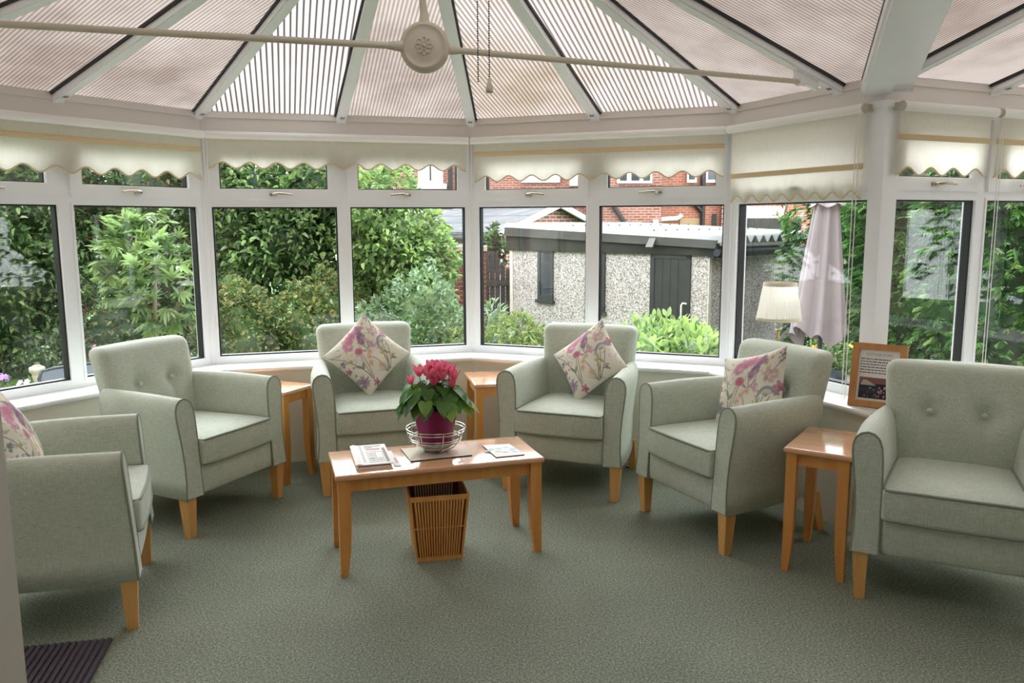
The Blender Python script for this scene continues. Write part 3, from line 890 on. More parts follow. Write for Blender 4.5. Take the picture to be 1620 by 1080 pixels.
# ------------------------------------------------------------------ floral cushions
def paint_print(N=150):
    img = np.zeros((N, N, 3)); img[:] = lin('#e6e1d4')[:3]
    ys, xs = np.mgrid[0:N, 0:N]; X = xs / (N - 1) * 2 - 1; Y = ys / (N - 1) * 2 - 1
    rg = np.random.RandomState(3)
    def put(mask, c, a=.85):
        cc = np.array(lin(c)[:3]) * .8 + np.array(lin('#cfc4bc')[:3]) * .2; mk = (np.clip(mask, 0, 1) * a)[..., None]
        img[:] = img * (1 - mk) + cc * mk
    def blob(x, y, r, c, petals=7, ragg=.35, a=.85, ph=0):
        d = np.hypot(X - x, Y - y); th = np.arctan2(Y - y, X - x)
        rr = 1.18 * r * (1 - ragg * (.5 + .5 * np.cos(petals * th + ph)))
        put((rr - d) / .015 + .5, c, a)
    def stroke(pts, w, c, a=.9):
        for (x0, y0), (x1, y1) in zip(pts, pts[1:]):
            L2 = (x1 - x0) ** 2 + (y1 - y0) ** 2 + 1e-9
            t = np.clip(((X - x0) * (x1 - x0) + (Y - y0) * (y1 - y0)) / L2, 0, 1)
            d = np.hypot(X - x0 - t * (x1 - x0), Y - y0 - t * (y1 - y0))
            put((w - d) / .012 + .5, c, a)
    def bez(p0, p1, p2, n=14):
        return [((1 - t) ** 2 * p0[0] + 2 * t * (1 - t) * p1[0] + t * t * p2[0], (1 - t) ** 2 * p0[1] + 2 * t * (1 - t) * p1[1] + t * t * p2[1]) for t in [i / n for i in range(n + 1)]]
    def leaf(x, y, l, w, ang, c, a=.85):
        ca, sa = math.cos(ang), math.sin(ang)
        p = (X - x) * ca + (Y - y) * sa; q = -(X - x) * sa + (Y - y) * ca
        put((1 - (p / l) ** 2 - np.abs(q / w)) / .15, c, a)
    dk, gr = '#5b6058', '#75755a'
    # stems
    for p in ([(-.5, -.75), (-.42, -.2), (-.22, .22)], [(-.46, -.72), (-.28, -.2), (-.16, .2)], [(-.52, -.72), (-.5, .1), (-.86, .42)], [(-.5, -.6), (-.6, .3), (-.92, .72)],
              [(.1, -.95), (.4, -.6), (.62, -.1)], [(.1, -.95), (.5, -.7), (.78, -.12)], [(.1, -.95), (.3, -.5), (.5, -.18)], [(.0, -.95), (.1, -.5), (-.02, -.2)],
              [(.2, .1), (.3, .4), (.4, .62)], [(.1, .0), (.1, .3), (.02, .5)], [(.6, .3), (.8, .5), (.98, .75)], [(-.1, -.2), (.1, .1), (.35, .3)]):
        stroke(bez(*p), .011, dk)
    for k in range(7): stroke([(-.92 + .03 * k, .72 - .02 * k), (-.95 + .055 * k, .80 - .03 * k)], .009, dk)
    # leaves
    leaf(-.58, -.12, .16, .05, 2.1, '#6d7464'); leaf(-.46, -.2, .14, .05, .9, '#6d7464'); leaf(.18, .36, .16, .045, 1.0, '#8a8a6a')
    leaf(.45, -.42, .2, .05, 2.0, '#8c8a62'); leaf(.3, -.6, .2, .04, 1.2, '#7d7f6a'); leaf(-.3, .5, .1, .04, .4, '#7c8790'); leaf(-.02, .12, .1, .04, 2.5, '#7c8790')
    # pink panicle and purple one
    for i in range(46):
        t = rg.rand(); x = -.42 + .62 * t + rg.randn() * .07; y = .62 + .25 * t + rg.randn() * .06
        blob(x, y, .05 + .04 * rg.rand(), ['#d488a8', '#c76a96', '#dca4b8', '#cf7fa6'][rg.randint(4)], 5, .4, .7, rg.rand() * 6)
    for i in range(40):
        t = rg.rand(); x = .12 + .34 * t + rg.randn() * .05; y = .38 + .5 * t + rg.randn() * .06
        blob(x, y, .045 + .035 * rg.rand(), ['#9a5c8e', '#86508c', '#b0709c', '#7c4a86'][rg.randint(4)], 5, .4, .75, rg.rand() * 6)
    for i in range(26):
        blob(.72 + rg.randn() * .09, .38 + rg.randn() * .1, .05, ['#c9a09e', '#d2b0aa', '#b88c96'][rg.randint(3)], 5, .4, .6, rg.rand() * 6)
    for i in range(16):
        blob(.3 + rg.randn() * .06, .1 + rg.randn() * .12, .05, ['#d3a2ba', '#c494b4'][rg.randint(2)], 5, .4, .65, rg.rand() * 6)
    # red pink bloom
    for k in range(7):
        a = k * .9; blob(-.19 + .07 * math.cos(a), .25 + .06 * math.sin(a), .075, ['#c2567e', '#cf6c8e'][k % 2], 6, .3, .9, a)
    blob(-.19, .25, .035, '#a8496c', 5, .2)
    # orange and yellow daisies
    for x, y in ((-.08, -.14), (-.2, -.32), (.08, -.02), (.0, -.62)): blob(x, y, .095, '#e4bd98', 6, .3, .8); blob(x, y, .03, '#d09a58', 5, .1)
    for x, y in ((.34, -.36), (.44, -.27), (.3, -.55), (-.62, .2), (.66, .82), (.55, .7)): blob(x, y, .06, '#c9b26a', 5, .35, .85); blob(x, y, .02, '#8a7a44', 4, .1)
    # magenta side flowers
    for x, y, r in ((-.92, .03, .1), (-.5, -.88, .12), (.97, .12, .13), (.9, .0, .08)): blob(x, y, r, '#bb5584', 5, .5, .85); blob(x + .03, y - .04, r * .5, '#9a3f74', 4, .4)
    # dark seed heads
    for cx, cy, c in ((-.84, .33, '#6c7480'), (.48, -.74, '#7a6858'), (.95, .82, '#70707a')):
        for i in range(18): blob(cx + rg.randn() * .055, cy + rg.randn() * .06, .026, c, 4, .3, .8, rg.rand() * 6)
    # umbels
    stroke(bez((.4, -.2), (.62, .28), (.92, -.02)), .04, '#8f98a4', .75)
    for k in range(9): stroke([(.68, -.12), (.44 + .055 * k, .0 + .07 * math.sin(k / 8 * 3.1))], .007, dk, .7)
    # blue thistle
    for k in range(26):
        a = rg.rand() * 6.3; r = .08 + .14 * rg.rand(); leaf(-.82 + .6 * r * math.cos(a), -.55 + .6 * r * math.sin(a), .13, .035, a, ['#8d7d9c', '#9a8ca8', '#a690ac', '#7a6f92'][rg.randint(4)], .8)
    blob(-.82, -.55, .06, '#6f6488', 8, .3)
    for x, y in ((-.86, -.22), (-.96, -.38), (-.72, .0)): blob(x, y, .045, '#8f8aa4', 6, .3)
    for k in range(8): stroke([(.05, -.95), (-.2 + .07 * k, -.68 + .03 * (k % 3))], .009, '#80867c', .8)
    for k in range(60):
        x, y = rg.uniform(-.97, .97), rg.uniform(-.97, .97); a = rg.rand() * 6.3
        if k % 3: leaf(x, y, .07, .018, a, ['#8e9a94', '#9c9a7c', '#a78fa8', '#8b8f86'][k % 4], .6)
        else: blob(x, y, .03, ['#d9b3a8', '#b9a0bc', '#cdb67c'][(k // 3) % 3], 5, .4, .7)
    g = rg.rand(N, N, 1) * .10 + .95
    return np.clip(img * g, 0, 1)
PRINT = paint_print()

def cushion_mat():
    m, nt, out = new_mat('floral_linen')
    a = nd(nt, 'ShaderNodeVertexColor', layer_name='print')
    p = nd(nt, 'ShaderNodeBsdfPrincipled', {'Base Color': a.outputs[0], 'Roughness': .85, 'Specular IOR Level': .2, 'Normal': bump(nt, noise(nt, coord(nt), 400, 2), .2, .001)})
    nt.links.new(p.outputs[0], out.inputs[0])
    return m
M['cushion'] = cushion_mat()
def cushion_mesh(name, half, thick, warp=None):
    N = PRINT.shape[0]; vs, cols, fs = [], [], []
    back = np.array(lin('#d8cdbb'))
    for side in (0, 1):
        for j in range(N):
            for i in range(N):
                p, q = i / (N - 1) * 2 - 1, j / (N - 1) * 2 - 1
                e = max(0, (1 - abs(p) ** 2.6) * (1 - abs(q) ** 2.6)) ** .62
                x = half * p * (1 - .085 * (1 - q * q)); z = half * q * (1 - .085 * (1 - p * p))
                y = thick * e * (1 if side else -1)
                y += .004 * math.sin(7 * p + 3 * q) * e
                if warp: x, y, z = warp(x, y, z, p, q)
                vs.append((x, y, z))
                c = PRINT[j, i]
                cols.append((c[0], c[1], c[2], 1.0))
    o = N * N
    for j in range(N - 1):
        for i in range(N - 1):
            a = j * N + i
            fs.append((a, a + 1, a + N + 1, a + N)); fs.append((o + a, o + a + N, o + a + N + 1, o + a + 1))
    me = bpy.data.meshes.new(name); me.from_pydata(vs, [], fs)
    at_ = me.color_attributes.new('print', 'FLOAT_COLOR', 'POINT')
    at_.data.foreach_set('color', np.array(cols, dtype=np.float32).ravel())
    me.polygons.foreach_set('use_smooth', [True] * len(fs))
    me.materials.append(M['cushion']); me.update()
    return me
me_c = cushion_mesh('floral_cushion', .18, .064)
def slump(x, y, z, p, q):
    # top right corner pulled up into a peak, top left slumped
    k = ((p + 1) / 2) ** 2 * ((q + 1) / 2) ** 1.5
    z += .055 * k - .05 * ((1 - p) / 2) ** 2 * ((q + 1) / 2)
    y -= .03 * k
    x -= .02 * k
    return x, y, z
me_s = cushion_mesh('floral_cushion', .185, .066, slump)
def cushion(me, chair, lx, ly, lz, tilt, roll, yaw, label):
    o = bpy.data.objects.new('floral_cushion', me); col.objects.link(o)
    c = CH[chair]; r = c.rotation_euler.z
    o.matrix_world = Matrix.Translation(c.location) @ Matrix.Rotation(r, 4, 'Z') @ Matrix.Translation((lx, ly, lz)) @ Matrix.Rotation(R(yaw), 4, 'Z') @ Matrix.Rotation(R(-tilt), 4, 'X') @ Matrix.Rotation(R(-roll), 4, 'Y')
    tag(o, label, 'cushion', 'flowery linen cushions on the armchairs')
cushion(me_c, 2, -.015, .085, .690, 22, 45, 0, 'flowery cushion stood on its corner in the chair behind the plant')
cushion(me_c, 3, .055, .07, .675, 26, 43, -18, 'flowery cushion stood on its corner in the chair before the shed')
cushion(me_s, 4, .012, .085, .640, 12, 0, 14, 'flowery cushion slumped upright with a peaked corner below the lamp')
cushion(me_c, 0, .0, .085, .635, 20, 12, 0, 'flowery cushion cut off by the left edge of the photo')

# ------------------------------------------------------------------ tables
def table(name, L, W, H, leg, apron, top=.024, inset=.012, axis='x'):
    root = empty(name)
    b = MB(); b.rbox(0, 0, H - top / 2, L, W, top, .010, 2, 2, 1, 3)
    b.build('table_top', M['tabletop'], root)
    a = MB(); lx, ly = L / 2 - inset - leg / 2, W / 2 - inset - leg / 2
    z0, z1 = H - top - apron, H - top + .001
    for sy_ in (-1, 1): a.box(-lx, lx, sy_ * ly - .009, sy_ * ly + .009, z0, z1)
    for sx_ in (-1, 1): a.box(sx_ * lx - .009, sx_ * lx + .009, -ly, ly, z0, z1)
    a.build('apron', M['tablewood'], root)
    for sx_ in (-1, 1):
        for sy_ in (-1, 1):
            g = MB(); T = leg / 2
            rings = []
            for z, k in ((0, .62), (.02, .66), (.10, .86), (.18, .97), (.24, 1.0), (H - top, 1.0)):
                # taper on the two inner faces only
                xo, yo = sx_ * (lx + T), sy_ * (ly + T)
                xi, yi = xo - sx_ * leg * k, yo - sy_ * leg * k
                p = [(xo, yo, z), (xi, yo, z), (xi, yi, z), (xo, yi, z)]
                rings.append(p if sx_ * sy_ < 0 else list(reversed(p)))
            rings = [list(reversed(r)) for r in rings]
            g.loft(rings, 0, False, True)
            g.build('leg', M['tablewood'], root)
    return root
ct = table('coffee_table', .90, .385, .435, .05, .055)
tag(ct, 'low glossy beech coffee table carrying the potted plant and papers', 'coffee table')
CTL = Vector((-.344, 3.494, 0)); CTR = R(17.0)
ct.location = CTL; ct.rotation_euler = (0, 0, CTR)
st = table('side_table', .27, .42, .532, .042, .05)
T3 = (1.337, 3.346, -33.2)
for i, (x, y, r, lab) in enumerate(((T3[0], T3[1], T3[2], 'beech side table between the two right hand armchairs'),
                                    (-1.385, 4.585, 65, 'beech side table between the bare chair and the chair behind the plant'),
                                    (-.125, 4.80, 11.5, 'beech side table in the bay corner half hidden by the plant'))):
    o = st if i == 0 else copy_tree(st)
    o.location = (x, y, 0); o.rotation_euler = (0, 0, R(r))
    tag(o, lab, 'side table', 'matching beech side tables between chairs')

def ctp(lx, ly, z=.435):
    v = Matrix.Rotation(CTR, 4, 'Z') @ Vector((lx, ly, 0))
    return (CTL.x + v.x, CTL.y + v.y, z)
def rel(px, py, z):
    """where a photo direction meets height z"""
    a = at(px, py, 1.0); d = a - Vector((0, 0, CAMH)); t = (z - CAMH) / d.z
    return Vector((0, 0, CAMH)) + d * t

# board under plant
def flat_quad(name, pts, z, th, mats, label, cat, m=0):
    c = sum((Vector((p.x, p.y)) for p in pts), Vector((0, 0))) / 4
    o = thing(name, label, cat, (c.x, c.y, z))
    b = MB(); b.prism([(p.x - c.x, p.y - c.y) for p in pts], 0, th, m)
    return o, b, c
pts = [rel(650, 731, .435), rel(747, 721, .435), rel(737, 704, .435), rel(634, 711, .435)]
o, b, c = flat_quad('place_mat', pts, .4352, .005, None, 'thin glossy dark edged place mat under the wire bowl', 'place mat')
b.m = [0, 1, 0, 0, 0, 0]
b.build('board', [M['black'], M['board']], o)
# leaflet
pts = [rel(785, 724.5, .435), rel(830, 720, .435), rel(806, 703.5, .435), rel(763, 705.5, .435)]
o, b, c = flat_quad('leaflet', pts, .4352, .0045, None, 'thin pale blue leaflet lying on the right of the coffee table', 'leaflet')
b.m = [0, 1, 0, 0, 0, 0]
b.build('pages', [M['ink'], M['paper']], o)
q = MB()
for k in range(9):
    a = k * .7; r_ = .035 + .012 * (k % 3)
    cx, cy = r_ * math.cos(a) * 1.2, r_ * math.sin(a) * .7
    q.prism([(cx + .016 * math.cos(t) , cy + .011 * math.sin(t)) for t in [i * math.pi / 4 for i in range(8)]], .0046, .0049 + .00003 * k)
q.build('cover_picture', M['blue_ink'], o)
# newspaper
pts = [rel(563, 742, .435), rel(622, 737, .435), rel(608, 712, .435), rel(555, 711, .435)]
cN = sum(pts, Vector()) / 4
ang = math.atan2(pts[1].y - pts[0].y, pts[1].x - pts[0].x)
np_ = thing('newspaper', 'folded newspaper on the left end of the coffee table', 'newspaper', (cN.x, cN.y, .4352), ang)
Wn, Ln = (pts[1] - pts[0]).length, (pts[3] - pts[0]).length
def sheet(z0, z1, x0, x1, bulge, m, name):
    b = MB(); rings = []
    n = 12
    for j in range(2):
        y = -Ln / 2 if j == 0 else Ln / 2
        top = []
        for i in range(n + 1):
            t = i / n; x = x0 + (x1 - x0) * t
            z = z1 + bulge * math.exp(-(t / .12) ** 2) - bulge * .9 * math.exp(-(t / .03) ** 2)
            top.append((x, y, z))
        bot = [(x0 + (x1 - x0) * (1 - i / n), y, z0) for i in range(n + 1)]
        rings.append(bot + list(reversed(top)) if False else top + bot)
    b.loft(rings, 0, False, True)
    return b.build(name, m, np_)
sheet(0, .010, -Wn / 2 + .004, Wn / 2 - .006, .0, M['paper'], 'lower_fold')
sheet(.010, .015, -Wn / 2 + .01, Wn / 2 - .012, .0, M['ink'], 'inner_pages')
tp = sheet(.015, .019, -Wn / 2, Wn / 2, .008, M['paper'], 'front_page')
q = MB()
def inkr(x0, x1, y0, y1, m, zz=.0193): q.box(x0 * Wn, x1 * Wn, y0 * Ln, y1 * Ln, .0188, zz, m)
for k in range(11): inkr(-.33, -.20, .42 - .08 * k, .455 - .08 * k, 1)
inkr(-.12, .36, .40, .43, 0); inkr(-.12, .1, .33, .36, 0); inkr(-.1, .3, .2, .3, 2)
for x0, x1, y0, y1 in ((-.1, .1, -.15, .12), (.12, .32, -.4, .12), (-.1, .1, -.42, -.2)):
    for (a, bb, c_, d_) in ((x0, x1, y0, y0 + .012), (x0, x1, y1 - .012, y1), (x0, x0 + .01, y0, y1), (x1 - .01, x1, y0, y1)): inkr(a, bb, c_, d_, 0)
    for k in range(3): inkr(x0 + .03, x1 - .03, y0 + .06 + .06 * k, y0 + .085 + .06 * k, 1)
inkr(.35, .44, -.42, .3, 1)
q.build('print', [M['ink'], M['paper_grey'], M['pink_ink']], tp)
pts = [rel(600, 738.5, .435), rel(635, 737.5, .435), rel(619, 714, .435), rel(590, 714.5, .435)]
o, b, c = flat_quad('magazine', pts, .4351, .0, None, 'pale magazine poking out from under the newspaper', 'magazine')
b = MB()
pp = [(p.x - c.x, p.y - c.y) for p in pts]
b.prism(pp, .0, .0001, 0)
b = MB()
e0, e1, e2, e3 = [Vector(p) for p in pp]
# only the part that shows beside the newspaper, slid flat against it
b.prism([tuple(e0.lerp(e1, .70)), tuple(e1), tuple(e2), tuple(e3.lerp(e2, .62))], 0, .0035, 0)
b.build('pages', M['paper'], o)
q = MB(); q.prism([tuple(e0.lerp(e1, .80).lerp(e2, .2)), tuple(e0.lerp(e1, .98).lerp(e2, .2)), tuple(e1.lerp(e2, .55)), tuple(e0.lerp(e1, .75).lerp(e2, .5))], .0034, .0039, 0)
q.build('cover_picture', M['pink_ink'], o)

# wire bowl, saucer, plant
PC = rel(690, 711, .441); PC.z = .4402
bowl = thing('wire_bowl', 'chrome wire bowl holding the pot on the coffee table', 'bowl', PC)
def circ(r, z, n=48): return [(r * math.cos(2 * math.pi * i / n), r * math.sin(2 * math.pi * i / n), z) for i in range(n)]
b = MB()
for r_, z in ((.132, .105), (.130, .092), (.117, .062), (.114, .052), (.088, .024), (.055, .008)): b.tube(circ(r_, z), .0028, 6, closed=True)
b.build('ring_wires', M['chrome'], bowl)
b = MB()
for k in range(8):
    a = k * math.pi / 4 + .35
    b.tube([(r_ * math.cos(a), r_ * math.sin(a), z) for r_, z in ((.055, .006), (.09, .022), (.115, .050), (.128, .085), (.132, .106))], .0026, 6)
b.build('upright_wires', M['chrome'], bowl)
for k in range(4):
    b = MB(); a = k * math.pi / 2 + .5
    b.M = Matrix.Translation((.055 * math.cos(a), .055 * math.sin(a), 0)); b.lathe([(0, 0), (.006, 0), (.006, .006), (0, .008)], 10)
    b.build('foot', M['chrome'], bowl)
sc_ = MB(); sc_.lathe([(0, .012), (.045, .012), (.075, .024), (.088, .040), (.086, .041), (.07, .028), (.04, .018), (0, .018)], 36)
so = sc_.build('saucer', M['stone'], None, tuple(PC)); tag(so, 'pale round saucer inside the chrome wire bowl', 'saucer')
plant = thing('potted_cyclamen', 'red pink flowering cyclamen in a magenta pot on the coffee table', 'potted plant', (PC.x, PC.y, PC.z + .0185))
b = MB(); b.lathe([(0, 0), (.066, 0), (.069, .004), (.097, .165), (.099, .175), (.099, .182), (.094, .182), (.092, .165), (0, .165)], 40)
b.build('pot', M['pot'], plant)
b = MB(); b.lathe([(.0915, .1655), (.05, .172), (0, .175)], 24); b.build('soil', M['soil'], plant)
def heart(mb, base, d, up, L, m, cup=.2):
    """rounded heart leaf, midrib folded, drooping tip"""
    d = Vector(d).normalized(); s = d.cross(Vector(up)).normalized(); n = s.cross(d)
    out = [(-.10, .18), (-.16, .34), (.0, .50), (.25, .52), (.5, .42), (.75, .25), (.93, .1), (1.05, 0)]
    vs = [base]; fs = []
    rows = [(0, 0)] + [(.2, 0), (.5, 0), (.8, 0), (1.05, 0)]
    def P(a, b): return Vector(base) + d * (a * L) + s * (b * L) + n * (cup * L * (abs(b) * 1.0) - .32 * L * max(0, a) ** 2)
    mid_ = [P(a, 0) for a in (0, .12, .3, .5, .72, .9, 1.05)]
    left = [P(a, b) for a, b in ((-.10, .12), (-.12, .36), (.18, .52), (.5, .44), (.75, .28), (.93, .12))]
    right = [P(a, -b) for a, b in ((-.10, .12), (-.12, .36), (.18, .52), (.5, .44), (.75, .28), (.93, .12))]
    vs = mid_ + left + right
    for k in range(6):
        if k < 5:
            fs.append((k, k + 1, 7 + k + 1, 7 + k)); fs.append((k, 13 + k, 13 + k + 1, k + 1))
        else:
            fs.append((5, 6, 12)); fs.append((5, 18, 6))
    mb.add(vs, fs, m, True)
fo = MB(); stm = MB()
rr = random.Random(11)
for k in range(92):
    a = k * 2.39996 + rr.uniform(-.2, .2); t = (k / 92) ** .75
    rad = .03 + .135 * t * rr.uniform(.85, 1.1); z = .268 - .06 * t * t + rr.uniform(-.015, .025)
    if t > .85: z -= rr.uniform(0, .035)
    p = Vector((rad * math.cos(a), rad * math.sin(a), z))
    tilt = -.15 - .75 * t + rr.uniform(-.3, .3)
    d = Vector((math.cos(a + rr.uniform(-.5, .5)), math.sin(a + rr.uniform(-.5, .5)), tilt))
    heart(fo, p - d.normalized() * .02, d, (0, 0, 1), rr.uniform(.05, .078), rr.choice([0, 0, 0, 1, 2]) , rr.uniform(.05, .25))
    b0 = Vector((.03 * math.cos(a), .03 * math.sin(a), .17))
    stm.tube([b0, b0.lerp(p, .5) + Vector((0, 0, .02)), p - d.normalized() * .02], .0018, 5)
for k, (dx, dy, dz) in enumerate(((1, -.1, -.35), (.9, -.3, -.6), (-.9, -.4, -.7), (-1, .1, -.5))):
    d = Vector((dx, dy, dz)); heart(fo, Vector((dx * .115, dy * .115, .215)), d, (0, 0, 1), .095, 1 if dx > 0 else 0, .1)
fo.build('leaf_mass', [M['cyc1'], M['cyc2'], M['cyc3']], plant)
stm.build('leaf_stalks', M['rosestem'], plant)
def flower(x, y, z, s=1.0, open_=1.0):
    f = MB()
    for k in range(5):
        a = k * 2 * math.pi / 5 + rr.uniform(-.3, .3)
        ca, sa = math.cos(a), math.sin(a); rows = []
        for t, w in ((0, .006), (.3, .012), (.65, .0135), (.9, .008), (1.0, .002)):
            r_ = (.006 + .022 * open_ * t ** 1.3 + .004 * math.sin(3 * t)) * s; zz = z + (.052 * t) * s
            tw = .25 * t
            c2, s2 = math.cos(a + tw), math.sin(a + tw)
            rows.append([(x + r_ * c2 - w * s * s2, y + r_ * s2 + w * s * c2, zz), (x + (r_ + .004) * c2, y + (r_ + .004) * s2, zz), (x + r_ * c2 + w * s * s2, y + r_ * s2 - w * s * c2, zz)])
        f.loft(rows, 0, True, False, False)
    o = f.build('flower', M['petal'], plant)
    g = MB(); g.tube([(x * .35, y * .35, .18), (x * .8, y * .8, .18 + (z - .18) * .6), (x, y, z + .006), (x * 1.03 + .004, y * 1.03, z + .002)], [.002, .0018, .0022, .004], 5)
    g.build('flower_stalk', M['rosestem'], o)
for x, y, z, s in ((-.052, -.02, .335, 1.05), (-.03, .01, .325, 1.1), (-.012, -.035, .315, 1.2), (.008, .0, .335, 1.15), (.012, -.045, .308, 1.0), (.034, -.015, .335, 1.15), (.05, .015, .33, 1.05), (-.015, .03, .34, 1.0),
                   (.02, .04, .335, 1.0), (.066, -.01, .318, .95), (.0, -.06, .29, .8), (.03, -.055, .32, .9)): flower(x * 1.3, y * 1.15, z - .012 * abs(x) / .05, s * .92)
flower(-.105, -.02, .285, .75, .5); flower(.08, -.045, .275, .75, .6)

# bamboo basket with wire letter tray
bk = thing('bamboo_basket', 'square bamboo waste basket under the coffee table', 'basket', (-.338, 3.455, 0), R(12))
Bb, Tt, Hh = .098, .128, .30
corners = [(-1, -1), (1, -1), (1, 1), (-1, 1)]
lin_ = MB()
for k in range(4):
    (ax, ay), (bx_, by_) = corners[k], corners[(k + 1) % 4]
    lin_.add([(ax * Bb * .93, ay * Bb * .93, .004), (bx_ * Bb * .93, by_ * Bb * .93, .004), (bx_ * Tt * .93, by_ * Tt * .93, Hh - .006), (ax * Tt * .93, ay * Tt * .93, Hh - .006),
              (ax * Bb * .90, ay * Bb * .90, .004), (bx_ * Bb * .90, by_ * Bb * .90, .004), (bx_ * Tt * .90, by_ * Tt * .90, Hh - .006), (ax * Tt * .90, ay * Tt * .90, Hh - .006)],
             [(0, 1, 2, 3), (7, 6, 5, 4), (3, 2, 6, 7)])
lin_.add([(x * Bb * .93, y * Bb * .93, .004) for x, y in corners], [(0, 1, 2, 3)])
lin_.build('lining', M['bamboo_dark'], bk)
for k in range(4):
    (ax, ay), (bx_, by_) = corners[k], corners[(k + 1) % 4]
    sl = MB(); n = 17
    for i in range(n):
        t = .06 + .88 * (i + .5) / n
        w = .0225
        def pt(t_, z, out): 
            h = z / Hh; s_ = Bb + (Tt - Bb) * h
            x, y = ax + (bx_ - ax) * t_, ay + (by_ - ay) * t_
            nx, ny = (ax + bx_) / 2, (ay + by_) / 2
            return (x * s_ * .985 + nx * out, y * s_ * .985 + ny * out, z)
        for z0, z1 in ((.018, .152), (.155, .28)):
            rings = [[pt(t - w, z, -.004), pt(t - w * .6, z, .002), pt(t, z, .0035), pt(t + w * .6, z, .002), pt(t + w, z, -.004)] for z in (z0, z1)]
            sl.loft(rings, 0, True, True)
    sl.build('slat_panel', M['bamboo'], bk)
fr = MB()
for k in range(4):
    (ax, ay), (bx_, by_) = corners[k], corners[(k + 1) % 4]
    for z, h_ in ((.0, .02), (Hh - .022, .022), (.15, .006)):
        s0, s1 = Bb + (Tt - Bb) * z / Hh, Bb + (Tt - Bb) * (z + h_) / Hh
        e = 1.0 if z != .15 else .985
        fr.hexa([(ax * s0 * .95 * e, ay * s0 * .95 * e, z), (ax * s0 * e, ay * s0 * e, z), (bx_ * s0 * e, by_ * s0 * e, z), (bx_ * s0 * .95 * e, by_ * s0 * .95 * e, z),
                 (ax * s1 * .95 * e, ay * s1 * .95 * e, z + h_), (ax * s1 * e, ay * s1 * e, z + h_), (bx_ * s1 * e, by_ * s1 * e, z + h_), (bx_ * s1 * .95 * e, by_ * s1 * .95 * e, z + h_)])
    fr.tube([(ax * Bb * .98, ay * Bb * .98, 0), (ax * Tt * .98, ay * Tt * .98, Hh)], .006, 6)
fr.build('basket_frame', M['bamboo'], bk)
wr = thing('wire_rack', 'silver wire rack standing inside the bamboo basket', 'rack', (-.345, 3.425, .0045), R(12))
b = MB()
for i in range(15):
    x = -.082 + .164 * i / 14
    b.tube([(x * .75, .0, .0), (x, .0, .325)], .0024, 6)
b.build('upright_wires', M['silver'], wr)
b = MB(); b.tube([(-.085, 0, .325), (.085, 0, .325)], .003, 6); b.tube([(-.062, 0, .003), (.062, 0, .003)], .003, 6); b.build('rail_wires', M['silver'], wr)

# ------------------------------------------------------------------ table lamp on sill
lampP = Vector((1.392, 4.222, ZS))
lamp = thing('table_lamp', 'table lamp with pleated cream shade on the window board', 'lamp', lampP)
b = MB(); b.lathe([(0, 0), (.065, 0), (.068, .006), (.06, .014), (.02, .022), (.009, .03), (.008, .06)], 32); b.build('base', M['brass'], lamp)
b = MB(); b.lathe([(.011, .05), (.008, .08), (.006, .2), (.0075, .275), (.011, .285), (0, .285)], 16); b.build('stem', M['brass'], lamp)
b = MB(); b.lathe([(0, .279), (.016, .283), (.023, .302), (.016, .321), (0, .325)], 20); b.build('glass_ball', M['ball'], lamp)
b = MB(); b.lathe([(.009, .322), (.007, .335), (.006, .42), (0, .42)], 12); b.build('lamp_holder', M['brass'], lamp)
b = MB(); n = 96
def rim(rb, z, amp): return [((rb + amp * math.cos(math.pi * i)) * math.cos(2 * math.pi * i / n), (rb + amp * math.cos(math.pi * i)) * math.sin(2 * math.pi * i / n), z) for i in range(n)]
b.loft([rim(.113, .335, .0022), rim(.082, .528, .0016)], 0, False, False)
sh = b.build('lamp_shade', M['shade'], lamp)
b = MB()
sbm = simple('shade_binding', '#efe3cc', .8)
b.loft([circ(.0855, .512, 60), circ(.084, .530, 60), circ(.0815, .530, 60)], 0, True, False); b.build('shade_binding', sbm, sh)
b = MB(); b.loft([circ(.1125, .333, 60), circ(.1165, .333, 60), circ(.1145, .35, 60)], 0, True, False); b.build('shade_binding', sbm, sh)
b = MB()
for k in range(3): a = k * 2.094; b.tube([(0, 0, .42), (.08 * math.cos(a), .08 * math.sin(a), .522)], .0015, 5)
b.build('shade_spider', M['brass'], lamp)

# ------------------------------------------------------------------ framed story on sill
FA = Vector((1.557, 3.700)); fang = R(-36)
pf = thing('picture_frame', 'oak framed printed page with photo leaning on the window board', 'picture frame', (FA.x, FA.y, ZS + .0005), fang)
W_, H_ = .232, .292; tilt = R(11)
Tm = Matrix.Rotation(-tilt, 4, 'X')
b = MB(); b.M = Tm; b.frame(0, W_, 0, H_, .029, -.009, .009); b.build('frame_moulding', M['oak'], pf)
b = MB(); b.M = Tm; b.box(.027, W_ - .027, .001, .005, .027, H_ - .027); pg = b.build('printed_page', M['paper'], pf)
b = MB(); b.M = Tm; b.box(.02, W_ - .02, .005, .008, .02, H_ - .02); b.build('backing', M['darktimber'], pf)
b = MB(); b.M = Tm @ Matrix.Translation((W_ / 2, .009, .20)) @ Matrix.Rotation(R(30), 4, 'X'); b.box(-.025, .025, 0, .004, -.2, 0); b.build('strut', M['darktimber'], pf)
